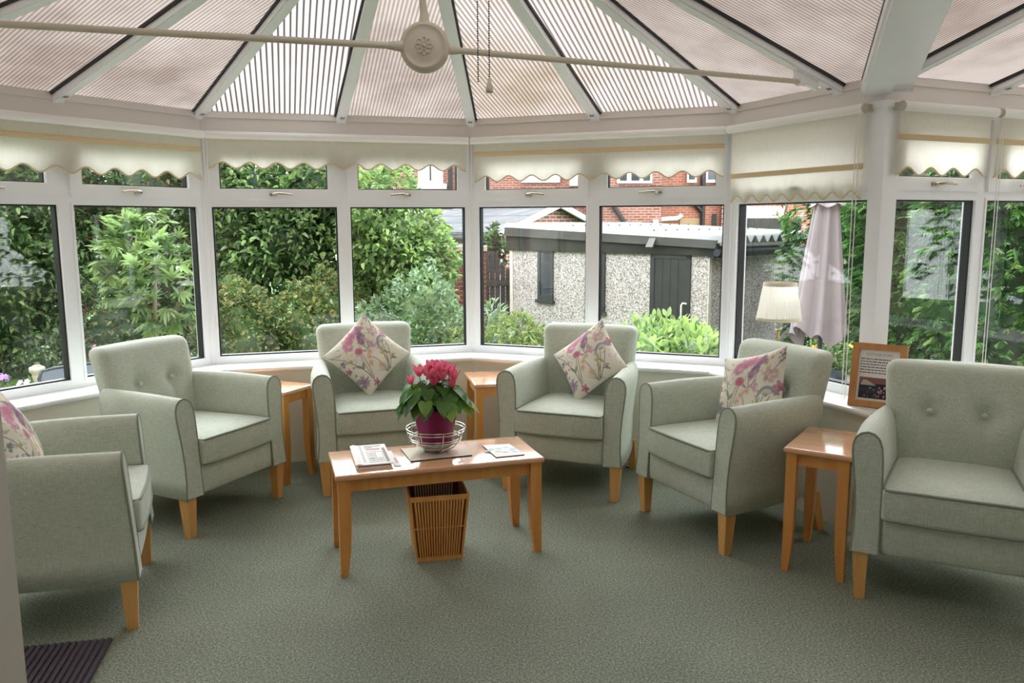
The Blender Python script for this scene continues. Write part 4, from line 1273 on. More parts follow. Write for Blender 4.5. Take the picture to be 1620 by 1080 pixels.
def text(s, size, x, z, parent, mat, y=.0004, name='lettering'):
    cu = bpy.data.curves.new(name, 'FONT'); cu.body = s; cu.size = size; cu.align_x = 'CENTER'; cu.extrude = .00015
    o = bpy.data.objects.new(name, cu); col.objects.link(o); o.parent = parent
    o.matrix_local = Tm @ Matrix.Translation((x, y, z)) @ Matrix.Rotation(math.pi / 2, 4, 'X')
    cu.materials.append(mat)
    bpy.context.view_layer.update()
    me = bpy.data.meshes.new_from_object(o.evaluated_get(bpy.context.evaluated_depsgraph_get()))
    mw = o.matrix_local.copy(); bpy.data.objects.remove(o)
    o = bpy.data.objects.new(name, me); col.objects.link(o); o.parent = parent; o.matrix_local = mw
    return o
text('COTTAGE STORY', .0145, W_ / 2, H_ - .055, pg, M['paper_grey'])
b = MB(); b.M = Tm; r3 = random.Random(2)
for k in range(6):
    x = .038; z = H_ - .074 - .0125 * k
    while x < W_ - .042 - (.03 if k == 5 else 0):
        w = r3.uniform(.004, .018); b.box(x, min(x + w, W_ - .04), .0003, .0012, z, z + .0042, 0); x += w + .003
b.build('text_lines', M['ink'], pg)
# small group photograph
pm = MB(); pm.M = Tm
x0, x1, z0, z1 = .040, W_ - .040, .040, .136
pm.box(x0, x1, .0004, .0012, z0, z1, 0)
pm.box(x0, x1, .0001, .0006, z1 - .028, z1, 1); pm.box(x0, x1, .0002, .0006, z0 + .028, z0 + .05, 4)
pm.hexa([(x0 + .004, -.0002, z0 + .060), (x0 + .075, -.0002, z0 + .060), (x0 + .075, .0004, z0 + .060), (x0 + .004, .0004, z0 + .060), (x0 + .018, -.0002, z0 + .084), (x0 + .03, -.0002, z0 + .084), (x0 + .03, .0004, z0 + .084), (x0 + .018, .0004, z0 + .084)], 5)
for k in range(34):
    x = r3.uniform(x0 + .004, x1 - .008); z = z0 + r3.uniform(.006, .05); s_ = r3.uniform(.004, .009)
    pm.box(x, x + s_, -.0004 - .00001 * k, .0004, z, z + s_ * r3.uniform(1, 1.8), r3.choice([2, 3, 4, 4, 6]))
pm.build('group_photo', [simple('photo_dark', '#26252f', .3), simple('photo_brick', '#8a5a5e', .3), simple('photo_pink', '#b8657f', .3), simple('photo_pale', '#b9b2b6', .3), simple('photo_navy', '#34344a', .3), simple('photo_roof', '#b9b4a4', .3), simple('photo_teal', '#2f5a58', .3)], pg)

# ------------------------------------------------------------------ ribbed mat, floor cable
mt = thing('door_mat', 'dark purple grey ribbed mat at the bottom left corner', 'mat', (-1.41, 2.69, 0), R(12))
b = MB(); b.box(-.75, 0, -.9, 0, .0005, .006); b.build('mat_backing', M['mat'], mt)
b = MB()
n = 34
for i in range(n):
    x = -.74 + .73 * i / (n - 1); b.box(x - .0065, x + .0065, -.895, -.006, .006, .0125)
b.build('ribs', M['mat'], mt)
b = MB(); b.tube([rel(990, 738, .005) , rel(1004, 741, .004), rel(1020, 743, .004), rel(1040, 741, .004), rel(1075, 735, .004)], .004, 6)
tag(b.build('power_cable', M['black']), 'thin black cable on the carpet between the two right middle chairs', 'cable')
# ------------------------------------------------------------------ garden
def gz(x, y):
    return -.16 - max(0, min(1, (y - 9.2) / 2.5)) * .95 * max(0, min(1, (x + 2.5) / 2.5))
def ground(name, mat, x0, x1, y0, y1, label, dz=0, n=24):
    vs, fs = [], []
    for j in range(n + 1):
        for i in range(n + 1):
            x, y = x0 + (x1 - x0) * i / n, y0 + (y1 - y0) * j / n
            vs.append((x, y, gz(x, y) + dz))
    for j in range(n):
        for i in range(n):
            a = j * (n + 1) + i; fs.append((a, a + 1, a + n + 2, a + n + 1))
    b = MB(); b.add(vs, fs, 0, True)
    return struct(b.build(name, mat), label)
ground('ground_lawn', M['grass'], -16, 16, -4, 40, 'short green lawn of the garden outside the glass', 0, 60)
ground('ground_patio', M['paving'], .9, 9, 1, 9.2, 'pale paved patio under the closed parasol', .02, 8)

def scatter(mb, P, D, L, W, mi, rs, droop=.25, fold=.25):
    """folded four point leaves at P pointing along D"""
    n = len(P)
    D = D / (np.linalg.norm(D, axis=1, keepdims=True) + 1e-9)
    up = np.tile([0, 0, 1.0], (n, 1)) + rs.randn(n, 3) * .45
    S = np.cross(D, up); S /= (np.linalg.norm(S, axis=1, keepdims=True) + 1e-9)
    N = np.cross(S, D)
    L = L[:, None]; W = W[:, None]
    a = P; l = P + D * L * .45 + S * W * .5 + N * W * fold; r = P + D * L * .45 - S * W * .5 + N * W * fold
    t = P + D * L - N * L * droop
    l2 = P + D * L * .74 + S * W * .36 + N * (W * fold * .7 - L * droop * .5); r2 = P + D * L * .74 - S * W * .36 + N * (W * fold * .7 - L * droop * .5)
    l = l - D * L * .13; r = r - D * L * .13
    V = np.stack([a, l, l2, t, r2, r], 1).reshape(-1, 3)
    b = len(mb.v)
    mb.v.extend(map(tuple, V.tolist()))
    for k in range(n):
        o = b + 6 * k
        mb.f.append((o, o + 3, o + 2, o + 1)); mb.f.append((o, o + 5, o + 4, o + 3))
    mm = mi.tolist()
    for q in mm: mb.m.extend((q, q))
    mb.s.extend([False] * (2 * n))

def sphere_dirs(n, rs, back=.35):
    out = []
    while len(out) < n:
        d = rs.randn(n * 2, 3); d /= np.linalg.norm(d, axis=1, keepdims=True)
        d = d[(d[:, 1] < back)]
        out = d if len(out) == 0 else np.vstack([out, d])
    return out[:n]

def shrub(name, label, cat, base, blobs, dens, L, W, mats, seed, group=None, up=.0, droop=.25, palm=0, stems=None, core=.66, weights=None, rough=.16, depth=.3):
    """blobs: [(centre, radii)] in world; leaves scattered over lumpy shells"""
    rs = np.random.RandomState(seed)
    root = thing(name, label, cat, base, 0, group)
    b = MB(); bx = np.array(base)
    for c, r in blobs:
        c = np.array(c) - bx; r = np.array(r)
        area = 4 * math.pi * ((r[0] * r[1]) ** 1.6 + (r[0] * r[2]) ** 1.6 + (r[1] * r[2]) ** 1.6) ** (1 / 1.6) / 3 ** (1 / 1.6) * .62
        n = max(30, int(dens * area))
        d = sphere_dirs(n, rs)
        k = 1 + rough * (np.sin(d[:, 0] * 5 + seed) * np.sin(d[:, 2] * 6 + seed * 2) + .6 * np.sin(d[:, 0] * 13 + d[:, 2] * 11 + seed)) - depth * rs.rand(n) ** 2
        P = c + d * r * k[:, None]
        D = d * .55 + rs.randn(n, 3) * .55 + np.array([0, 0, up])
        w = np.array(weights if weights else [1] * len(mats), float)
        mi = rs.choice(len(mats), n, p=w / w.sum())
        l = L * rs.uniform(.7, 1.25, n)
        if palm:
            for q in range(palm):
                a = (q - (palm - 1) / 2) * 2.1 / palm * 1.5
                Dn = D / np.linalg.norm(D, axis=1, keepdims=True)
                S = np.cross(Dn, np.array([0, 0, 1.0])); S /= np.linalg.norm(S, axis=1, keepdims=True) + 1e-9
                scatter(b, P, Dn * math.cos(a) + S * math.sin(a), l * (1 - .12 * abs(q - (palm - 1) / 2)), l * W / L, mi, rs, droop, .12)
        else:
            scatter(b, P, D, l, l * W / L, mi, rs, droop)
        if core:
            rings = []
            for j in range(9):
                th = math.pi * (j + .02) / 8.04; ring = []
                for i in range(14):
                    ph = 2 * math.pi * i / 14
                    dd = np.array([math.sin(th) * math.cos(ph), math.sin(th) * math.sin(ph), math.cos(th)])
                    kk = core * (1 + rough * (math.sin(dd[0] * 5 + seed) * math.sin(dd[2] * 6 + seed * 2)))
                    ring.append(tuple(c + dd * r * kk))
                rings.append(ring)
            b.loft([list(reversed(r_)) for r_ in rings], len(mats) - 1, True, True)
    b.build('foliage', mats, root)
    if stems:
        s = MB()
        for p in stems:
            s.tube([tuple(Vector(q) - Vector(base)) for q in p], [.028] + [.018] * (len(p) - 1), 6)
        s.build('stem', M['bark'], root)
    return root

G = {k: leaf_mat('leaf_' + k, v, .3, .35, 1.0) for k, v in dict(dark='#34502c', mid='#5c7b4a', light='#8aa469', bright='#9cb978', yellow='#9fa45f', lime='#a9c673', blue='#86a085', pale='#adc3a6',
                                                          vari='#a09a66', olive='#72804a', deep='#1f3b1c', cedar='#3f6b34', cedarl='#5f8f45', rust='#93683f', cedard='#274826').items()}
def px2(x0, x1, y0, y1, Y, ry=.6):
    a, b = at(x0, y1, Y), at(x1, y0, Y)
    c = (a + b) / 2
    return ((c.x, Y, c.z), (abs(b.x - a.x) / 2, ry, abs(b.z - a.z) / 2))
def gb(px, Y):
    p = at(px, 500, Y); return (p.x, Y, gz(p.x, Y))

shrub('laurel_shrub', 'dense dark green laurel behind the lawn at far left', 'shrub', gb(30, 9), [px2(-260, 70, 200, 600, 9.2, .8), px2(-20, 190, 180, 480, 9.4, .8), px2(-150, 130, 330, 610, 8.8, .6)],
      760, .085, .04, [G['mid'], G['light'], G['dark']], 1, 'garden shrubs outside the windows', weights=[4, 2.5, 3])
shrub('rusty_shrub', 'tall green shrub with rusty young tips behind the palmate shrub', 'shrub', gb(250, 9.6), [px2(130, 345, 190, 480, 9.7, .7), px2(200, 370, 330, 600, 9.6, .6), px2(110, 270, 440, 640, 8.9, .5), px2(290, 370, 180, 330, 9.9, .5)],
      760, .07, .03, [G['mid'], G['light'], G['rust'], G['dark']], 2, 'garden shrubs outside the windows', weights=[4, 3, 1.2, 3])
shrub('palmate_shrub', 'yellow green shrub with palmate leaves on pale stems', 'shrub', gb(250, 7.2), [px2(165, 245, 345, 480, 7.2, .35), px2(215, 310, 380, 520, 7.0, .35), px2(180, 290, 330, 420, 7.4, .3)],
      110, .14, .036, [G['light'], G['bright'], G['mid']], 3, 'garden shrubs outside the windows', palm=7, droop=.2, core=0,
      stems=[[gb(240, 7.2), at(235, 500, 7.2), at(205, 440, 7.2)], [gb(245, 7.2), at(245, 500, 7.1), at(245, 420, 7.2)], [gb(252, 7.2), at(275, 510, 7.1), at(290, 450, 7.0)]])
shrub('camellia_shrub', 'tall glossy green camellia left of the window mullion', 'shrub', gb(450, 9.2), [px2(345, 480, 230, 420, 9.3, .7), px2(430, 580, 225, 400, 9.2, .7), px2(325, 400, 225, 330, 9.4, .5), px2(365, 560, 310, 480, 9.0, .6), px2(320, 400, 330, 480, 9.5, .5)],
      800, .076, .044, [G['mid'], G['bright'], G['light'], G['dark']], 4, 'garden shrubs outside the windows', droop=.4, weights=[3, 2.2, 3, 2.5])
shrub('camellia_tree', 'rounded yellow green camellia in front of the brick house', 'shrub', gb(620, 8.7), [px2(540, 665, 262, 430, 8.8, .7), px2(560, 700, 310, 450, 8.6, .6), px2(600, 722, 360, 480, 8.5, .5), px2(530, 640, 400, 540, 8.8, .6)],
      950, .066, .039, [G['light'], G['bright'], G['lime'], G['mid']], 5, 'garden shrubs outside the windows', droop=.4, weights=[3, 3, 1.6, 3])
shrub('variegated_shrub', 'low variegated yellow green shrub under the camellia', 'shrub', gb(430, 7.7), [px2(325, 460, 455, 640, 7.7, .5), px2(420, 560, 460, 640, 7.8, .5), px2(480, 570, 430, 560, 8.0, .4), px2(340, 420, 440, 520, 8.0, .4)],
      1500, .05, .028, [G['olive'], G['vari'], G['yellow'], G['mid']], 6, 'garden shrubs outside the windows', weights=[3, 1.6, 1.2, 4])
shrub('grey_green_shrub', 'grey green small leaved shrub beside the old brick wall', 'shrub', gb(670, 7.6), [px2(615, 725, 425, 600, 7.7, .5), px2(660, 740, 465, 620, 7.6, .4), px2(560, 650, 470, 620, 7.8, .4)],
      1700, .045, .023, [G['blue'], G['pale'], G['mid'], G['light']], 7, 'garden shrubs outside the windows', up=.4, weights=[4, 2, 2, 2])
shrub('low_juniper', 'spreading yellow green low juniper below the shed window', 'shrub', gb(815, 7.6), [px2(755, 880, 500, 600, 7.6, .55), px2(690, 770, 515, 600, 7.4, .4), px2(800, 900, 520, 610, 7.3, .4)],
      1600, .06, .019, [G['yellow'], G['olive'], G['light'], G['mid']], 8, 'garden shrubs outside the windows', up=.1, weights=[2, 3, 2, 2])
shrub('pale_spiky_shrub', 'small pale pointed shrub at the foot of the shed corner', 'shrub', gb(780, 9), [px2(764, 798, 476, 560, 8.8, .15)],
      700, .075, .028, [G['pale'], G['light'], G['blue']], 9, 'garden shrubs outside the windows', up=.9)
shrub('spindle_shrub', 'bright fresh green shrub in front of the shed door', 'shrub', gb(1060, 6.7), [px2(975, 1080, 505, 620, 6.7, .4), px2(1040, 1150, 515, 620, 6.6, .4), px2(1000, 1110, 500, 600, 6.9, .3)],
      620, .08, .038, [G['lime'], G['bright'], G['light'], G['mid']], 10, 'garden shrubs outside the windows', up=.8, droop=.05, weights=[3, 3, 2, 1.2])
pt = shrub('yellow_flower_shrub', 'small shrub with yellow flowers behind the parasol pole', 'shrub', gb(1310, 8.6), [px2(1262, 1330, 535, 600, 8.6, .3), px2(1305, 1362, 545, 605, 8.6, .3)],
      750, .055, .028, [G['light'], G['bright'], G['mid']], 11, 'garden shrubs outside the windows', up=.4)
def blossoms(root, n, blob, r, mat, seed, name='blossom'):
    rs = np.random.RandomState(seed); base = np.array(root.location)
    for k in range(n):
        d = sphere_dirs(1, rs, -.05)[0]
        c = np.array(blob[0]) + d * np.array(blob[1]) * 1.04 - base
        b = MB(); b.M = Matrix.Translation(tuple(c)) @ Vector(tuple(d)).to_track_quat('Z', 'Y').to_matrix().to_4x4()
        pts = []
        for i in range(20):
            a = 2 * math.pi * i / 20; q = r * (.62 + .38 * abs(math.cos(2.5 * a)))
            pts.append((q * math.cos(a), q * math.sin(a), r * .25))
        b.add(pts + [(0, 0, 0), (0, 0, -r * .3)], [(i, (i + 1) % 20, 20) for i in range(20)] + [((i + 1) % 20, i, 21) for i in range(20)], 0, True)
        b.build(name, mat, root)
blossoms(pt, 9, px2(1262, 1330, 535, 600, 8.6, .3), .045, M['yellowpetal'], 3)
blossoms(pt, 5, px2(1305, 1362, 545, 605, 8.6, .3), .045, M['yellowpetal'], 4)

# conifer hedge: seven trees in a row, sprays of scale leaves
def conifer(i, base, h, r, label):
    rs = np.random.RandomState(40 + i)
    root = thing('conifer_tree', label, 'conifer', base, 0, 'hedge of conifers beyond the parasol')
    b = MB(); n = 4200
    th = rs.uniform(-math.pi * 1.12, .12 * math.pi, n); z = h * rs.rand(n) ** .9
    taper = np.clip(1.12 - (z / h) ** 2.2 * .75, .2, 1)
    k = 1 + .14 * np.sin(th * 4 + z * 3 + i) * np.sin(z * 5 + i * 2) - .28 * rs.rand(n) ** 2
    rad = r * taper * k
    P0 = np.stack([rad * np.cos(th), rad * np.sin(th), z], 1)
    out = np.stack([np.cos(th), np.sin(th), np.full(n, -.25)], 1) + rs.randn(n, 3) * .35
    out /= np.linalg.norm(out, axis=1, keepdims=True)
    S = np.cross(out, [0, 0, 1.0]) + rs.randn(n, 3) * .3; S /= np.linalg.norm(S, axis=1, keepdims=True)
    mi = rs.choice(4, n, p=[.36, .3, .12, .22])
    l = rs.uniform(.062, .11, n)
    scatter(b, P0, out, l * 1.3, l * .32, mi, rs, .35, .1)
    for f, sg in ((.2, 1), (.2, -1), (.5, 1), (.5, -1), (.8, 1), (.8, -1)):
        scatter(b, P0 + out * (l * f)[:, None] - np.array([0, 0, .03]) * f, out * .7 + S * sg * .8, l * (.85 - .4 * f), l * .26, mi, rs, .3, .1)
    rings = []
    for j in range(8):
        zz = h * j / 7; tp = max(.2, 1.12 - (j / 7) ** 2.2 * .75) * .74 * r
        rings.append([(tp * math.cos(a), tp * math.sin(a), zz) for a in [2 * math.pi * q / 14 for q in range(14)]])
    b.loft(rings, 3, True, True)  # core in the darkest green paints the shade behind the sprays
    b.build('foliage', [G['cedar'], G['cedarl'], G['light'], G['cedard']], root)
    t = MB(); t.tube([(0, 0, 0), (0, 0, h * .8)], [.07, .03], 8); t.build('trunk', M['bark'], root)
hl = ['tall conifer farthest along the hedge behind the parasol', 'tall conifer just right of the closed parasol', 'tall conifer seen behind the square pillar',
      'tall conifer filling the pane right of the pillar', 'tall conifer behind the mullion at far right', 'tall conifer at the right edge of the view']
hp = [(6.3, 12.9), (4.78, 11.2), (5.05, 9.7), (5.15, 8.3), (5.75, 7.3), (6.45, 6.5)]
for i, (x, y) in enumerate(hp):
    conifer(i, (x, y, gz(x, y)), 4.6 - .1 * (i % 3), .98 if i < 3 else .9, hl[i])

for (nm, lab, bx_, by_, rx_, ry_, h_) in (('added_hedge', 'unseen hedge added along the garden side for the panes to mirror', -8.3, 8.4, .7, 5.4, 2.5), ('added_hedge', 'unseen hedge added past the annexe for the panes to mirror', 9.6, 6.1, .7, 3.8, 2.5)):
    shrub(nm, lab, 'hedge', (bx_, by_, -.16), [((bx_, by_ - .5 * ry_, h_ * .8), (rx_, ry_ * .55, h_)), ((bx_, by_ + .45 * ry_, h_ * .8), (rx_, ry_ * .55, h_))], 110, .16, .08, [G['mid'], G['dark'], G['light']], 71, 'hedges added out of view', core=.86)  # added out of view so the panes reflect foliage instead of bare sky
# lawn ornaments at far left
PB = at(62, 622, 6.9); 
ped = thing('garden_pedestal', 'pale stone pedestal standing on the lawn', 'pedestal', (PB.x, 6.9, gz(PB.x, 6.9)))
hp_ = at(62, 580, 6.9).z - gz(PB.x, 6.9)
b = MB(); b.lathe([(0, 0), (.06, 0), (.06, .05), (.045, .07), (.036, hp_ * .45), (.033, hp_ * .7), (.045, hp_ * .8), (.042, hp_ * .84), (.062, hp_ * .90), (.062, hp_ * .97), (.055, hp_), (0, hp_)], 24)
b.build('column', M['stone'], ped)
b = MB(); b.lathe([(0, hp_), (.03, hp_), (.034, hp_ + .012), (0, hp_ + .012)], 20); b.build('cap', M['stone'], ped)
for (x0, x1, y0, y1, mat, lab, sd) in ((-8, 16, 592, 616, M['lilac'], 'clump of lilac flowers at the left edge of the lawn', 21), (34, 54, 598, 618, M['whitepetal'], 'clump of white flowers beside the stone pedestal', 22), (150, 163, 545, 575, M['pinkpetal'], 'small pink flowers low beside the window mullion', 23)):
    bb = px2(x0, x1, y0, y1, 7.6, .12)
    rt_ = shrub('flower_clump', lab, 'flowers', (bb[0][0], 7.6, gz(bb[0][0], 7.6)), [((bb[0][0], 7.6, bb[0][2] - .08), (bb[1][0] * 1.2, .12, bb[1][2] + .06))], 800, .05, .02, [G['mid'], G['light']], sd, 'flower clumps on the lawn', up=.4)
    blossoms(rt_, 14, bb, .028, mat, sd)
# grey garden chair
GC = at(150, 600, 5.4)
gch = thing('garden_chair', 'grey mesh garden chair just outside the far left window', 'garden chair', (GC.x, 5.4, gz(GC.x, 5.4)), R(50)); gch.scale = (.9, .9, .75)
b = MB()
for s_ in (-1, 1):
    b.tube([(s_ * .25, -.28, 0), (s_ * .25, -.26, .44), (s_ * .25, -.2, .47), (s_ * .25, .2, .45), (s_ * .25, .30, .56), (s_ * .25, .37, .76), (s_ * .22, .395, .82), (s_ * .12, .40, .835)], .014, 8)
    b.tube([(s_ * .25, .2, .45), (s_ * .25, .34, 0)], .014, 8)
b.tube([(-.13, .40, .835), (.13, .40, .835)], .014, 8); b.tube([(-.25, -.2, .465), (.25, -.2, .465)], .012, 8)
b.build('tube_frame', M['greypipe'], gch)
b = MB(); b.hexa([(-.24, -.2, .455), (.24, -.2, .455), (.24, .2, .44), (-.24, .2, .44), (-.24, -.2, .465), (.24, -.2, .465), (.24, .2, .45), (-.24, .2, .45)]); b.build('seat', M['textile'], gch)
b = MB(); b.hexa([(-.24, .205, .45), (.24, .205, .45), (.24, .215, .45), (-.24, .215, .45), (-.23, .39, .825), (.23, .39, .825), (.23, .40, .825), (-.23, .40, .825)]); b.build('backrest', M['textile'], gch)

# closed parasol
PY = 8.2
pa = at(1309, 312, PY); gp = gz(pa.x, PY) + .02
par = thing('parasol', 'closed pale grey parasol standing on the patio', 'parasol', (pa.x, PY, gp))
ztop, zhem = pa.z - gp, at(1310, 532, PY).z - gp
b = MB(); b.tube([(0, 0, .02), (0, 0, ztop + .1)], .021, 12); b.build('pole', M['greypipe'], par)
b = MB(); b.lathe([(0, 0), (.25, 0), (.26, .03), (.22, .07), (.045, .09), (.04, .28), (0, .28)], 28); b.build('base', M['greypipe'], par)
cn = MB(); rings = []; n = 112
for j in range(15):
    t = j / 14; z = ztop - .04 + (zhem - ztop + .04) * t
    ring = []
    for i in range(n):
        a = 2 * math.pi * i / n
        fold = .5 + .5 * math.cos(7 * a + .7 * math.sin(a) + .5 * t)
        r_ = (.10 + .115 * t) * (1 + .08 * math.sin(2 * a + 1)) + (fold - .55) * (.035 + .075 * t)
        zz = z + (.05 * math.cos(7 * a) * t ** 4 + .07 * math.sin(a * 2 + .5) * t ** 6)
        ring.append((r_ * math.cos(a) - .05 * t * (1 if math.cos(a) < 0 else .2), r_ * math.sin(a), zz))
    rings.append(ring)
cn.loft(list(reversed(rings)), 0, True, False)
cn.build('canopy', M['canvas'], par)
b = MB(); rings = []
for j in range(5):
    t = j / 4
    rings.append([((.02 + .145 * t + .018 * t * math.cos(8 * a)) * math.cos(a), (.02 + .145 * t + .018 * t * math.cos(8 * a)) * math.sin(a), ztop + .05 - .13 * t + .02 * t * math.cos(5 * a)) for a in [2 * math.pi * i / 64 for i in range(64)]])
b.loft(list(reversed(rings)), 0, True, False); b.build('vent_cap', M['canvas'], par)
b = MB(); b.lathe([(0, ztop + .04), (.02, ztop + .05), (.024, ztop + .075), (0, ztop + .1)], 14); b.build('finial', M['greypipe'], par)
b = MB()
for k in range(8):
    a = k * math.pi / 4; b.tube([(.04 * math.cos(a), .04 * math.sin(a), ztop - .05), (.12 * math.cos(a), .12 * math.sin(a), zhem + .05)], .006, 5)
b.build('rib', M['greypipe'], par)

# pebbledash shed
SL, SR = at(808, 450, 14.0), at(1121, 450, 11.2)
sv = Vector((SR.x - SL.x, SR.y - SL.y)); SLen = sv.length; sang = math.atan2(sv.y, sv.x)
sd = thing('shed', 'low pebbledash outbuilding with dark door and corrugated roof', 'shed', (SL.x, SL.y, -1.12), sang)
Z0 = 1.12
def sx(px):
    a = at(px, 450, 1.0); k = a.x
    # intersect direction (k,1) with the front line
    s_ = (SL.y * k - SL.x) / (sv.x / SLen - sv.y / SLen * k)
    return s_
def sz(px, py):
    s_ = sx(px); Y = SL.y + sv.y / SLen * s_
    return at(px, py, Y).z + Z0
DEP = 3.3
b = MB(); b.box(0, SLen, 0, DEP, 0, 1.02 + Z0); b.build('wall', M['pebble'], sd)
b = MB(); b.box(SLen - .0, SLen + .012, -.012, .05, 0, 1.0 + Z0); b.box(-.012, .06, -.012, .0, 0, 1.0 + Z0); b.build('corner_strip', M['stone'], sd)
za, zb = 1.36 + Z0, 1.19 + Z0
def slope(x): return za + (zb - za) * x / SLen
b = MB()
b.hexa([(-.06, -.05, .985 + Z0), (SLen + .12, -.05, .985 + Z0), (SLen + .12, 0, .985 + Z0), (-.06, 0, .985 + Z0), (-.06, -.05, za - .13), (SLen + .12, -.05, zb - .10), (SLen + .12, 0, zb - .1), (-.06, 0, za - .13)])
b.build('mossy_fascia', M['fascia_moss'], sd)
b = MB()
b.hexa([(-.08, -.09, za - .135), (SLen + .14, -.09, zb - .105), (SLen + .14, .02, zb - .105), (-.08, .02, za - .135), (-.08, -.06, za + .005), (SLen + .14, -.06, zb + .005), (SLen + .14, .02, zb + .005), (-.08, .02, za + .005)])
b.build('lead_edging', M['concrete'], sd)
b = MB(); nx, ny = 6, 150; vs = []; fs = []
for i in range(nx + 1):
    x = -.15 + (SLen + .40) * i / nx
    for j in range(ny + 1):
        y = -.05 + (DEP + .5) * j / ny
        vs.append((x, y, slope(x) + .03 + .05 * math.sin(2 * math.pi * y / .235)))
for i in range(nx):
    for j in range(ny):
        a = i * (ny + 1) + j; fs.append((a, a + ny + 1, a + ny + 2, a + 1))
o = len(vs); vs2 = vs + [(x, y, z - .012) for x, y, z in vs]
fs2 = fs + [tuple(reversed([k + o for k in f])) for f in fs]
for j in range(ny):
    a = nx * (ny + 1) + j; fs2.append((a, a + o, a + o + 1, a + 1))
b.add(vs2, fs2, 0, True); b.build('corrugated_roof', M['asbestos'], sd)
b = MB()
for k in range(2):
    for j in range(12):
        x = SLen * (.35 + .4 * k); y = .06 + .235 * j * 1.25
        b.M = Matrix.Translation((x, y, slope(x) + .085)); b.lathe([(.018, 0), (.012, .018), (0, .022)], 8)
b.build('roof_bolts', M['concrete'], sd)
b = MB(); b.tube([(SLen + .16, -.08, 1.03 + Z0), (SLen + .16, DEP + .3, 1.03 + Z0)], .055, 10); b.box(SLen - .01, SLen + .10, -.04, DEP, .96 + Z0, 1.09 + Z0); b.build('gutter', M['greypipe'], sd)
b = MB(); b.tube([(SLen + .07, .32, .0), (SLen + .07, .32, .9 + Z0), (SLen + .16, .32, 1.0 + Z0)], .045, 10); b.build('downpipe', M['greypipe'], sd)
def dark_window(px0, px1, py0, py1, sub):
    x0, x1 = sx(px0), sx(px1); z1, z0 = sz((px0 + px1) / 2, py0), sz((px0 + px1) / 2, py1)
    f = MB(); f.frame(x0, x1, z0, z1, .055, -.03, .01); f.box(x0 + .05, x1 - .05, -.022, .01, z1 - .50 * (z1 - z0) * .6, z1 - .5 * (z1 - z0) * .6 + .05)
    f.box(x0 - .03, x1 + .03, -.06, .0, z0 - .05, z0)
    fo_ = f.build('window_frame', M['darktimber'], sd)
    p = MB(); p.box(x0 + .05, x1 - .05, -.012, .0, z0 + .05, z1 - .05); p.build('window_pane', sub, fo_)
dark_window(852, 876, 394, 474, M['window_dark'])
dark_window(931, 958, 395, 492, M['window_dark'])
x0, x1 = sx(1030), sx(1093); z1 = sz(1060, 401)
b = MB(); b.box(x0, x0 + .07, -.03, .0, 0, z1); b.box(x1 - .07, x1, -.03, .0, 0, z1); b.box(x0, x1, -.03, .0, z1 - .07, z1)
do = b.build('door_frame', M['darktimber'], sd)
b = MB(); b.box(x0 + .07, x1 - .07, -.02, .0, 0.02, z1 - .07)
for k in range(4): b.box(x0 + .07 + k * (x1 - x0 - .14) / 4, x0 + .076 + k * (x1 - x0 - .14) / 4, -.024, -.018, .02, z1 - .07)
dl = b.build('door_leaf', M['darktimber'], sd)
b = MB(); hx = sx(1083); hz = sz(1083, 480)
b.tube([(hx + .06, -.03, hz), (hx + .02, -.07, hz + .01), (hx, -.07, hz - .02), (hx, -.07, hz - .3), (hx, -.03, hz - .32)], .013, 8); b.build('door_handle', M['white'], dl)
b = MB(); b.hexa([(sx(1034), -.2, sz(1034, 392)), (sx(1045), -.2, sz(1045, 392)), (sx(1043), -.09, sz(1043, 378)), (sx(1033), -.09, sz(1033, 378)), (sx(1034), -.22, sz(1034, 390)), (sx(1045), -.22, sz(1045, 390)), (sx(1043), -.11, sz(1043, 376)), (sx(1033), -.11, sz(1033, 376))])
b.build('floodlight', simple('floodlight_grey', '#454540', .5), sd)
# weed on the shed roof
wp = Vector((SL.x, SL.y, -1.12)) + Matrix.Rotation(sang, 3, 'Z') @ Vector((SLen + .12, 1.9, 0))
wz = slope(SLen + .12) + .09 - Z0
wd = shrub('weed', 'thin weed seedling growing from the shed gutter', 'plant', (wp.x, wp.y, wz), [((wp.x, wp.y, wz + .28), (.13, .12, .26))], 330, .11, .03, [G['olive'], G['rust']], 60, None, up=.6, core=0, stems=[[(wp.x, wp.y, wz), (wp.x - .03, wp.y, wz + .3), (wp.x + .02, wp.y, wz + .5)]])

# brick garage with slate roof
g0 = at(785, 368, 18.0); g1 = at(946, 352, 21.0)
gv = Vector((g1.x - g0.x, g1.y - g0.y)); GL = gv.length; ga = math.atan2(gv.y, gv.x)
gr = thing('garage', 'small brick garage with white bargeboards and slate roof', 'garage', (g0.x, g0.y, -1.12), ga)
ez = g0.z + Z0; az = at(872, 325, 19.6).z + Z0; GD = 2.6
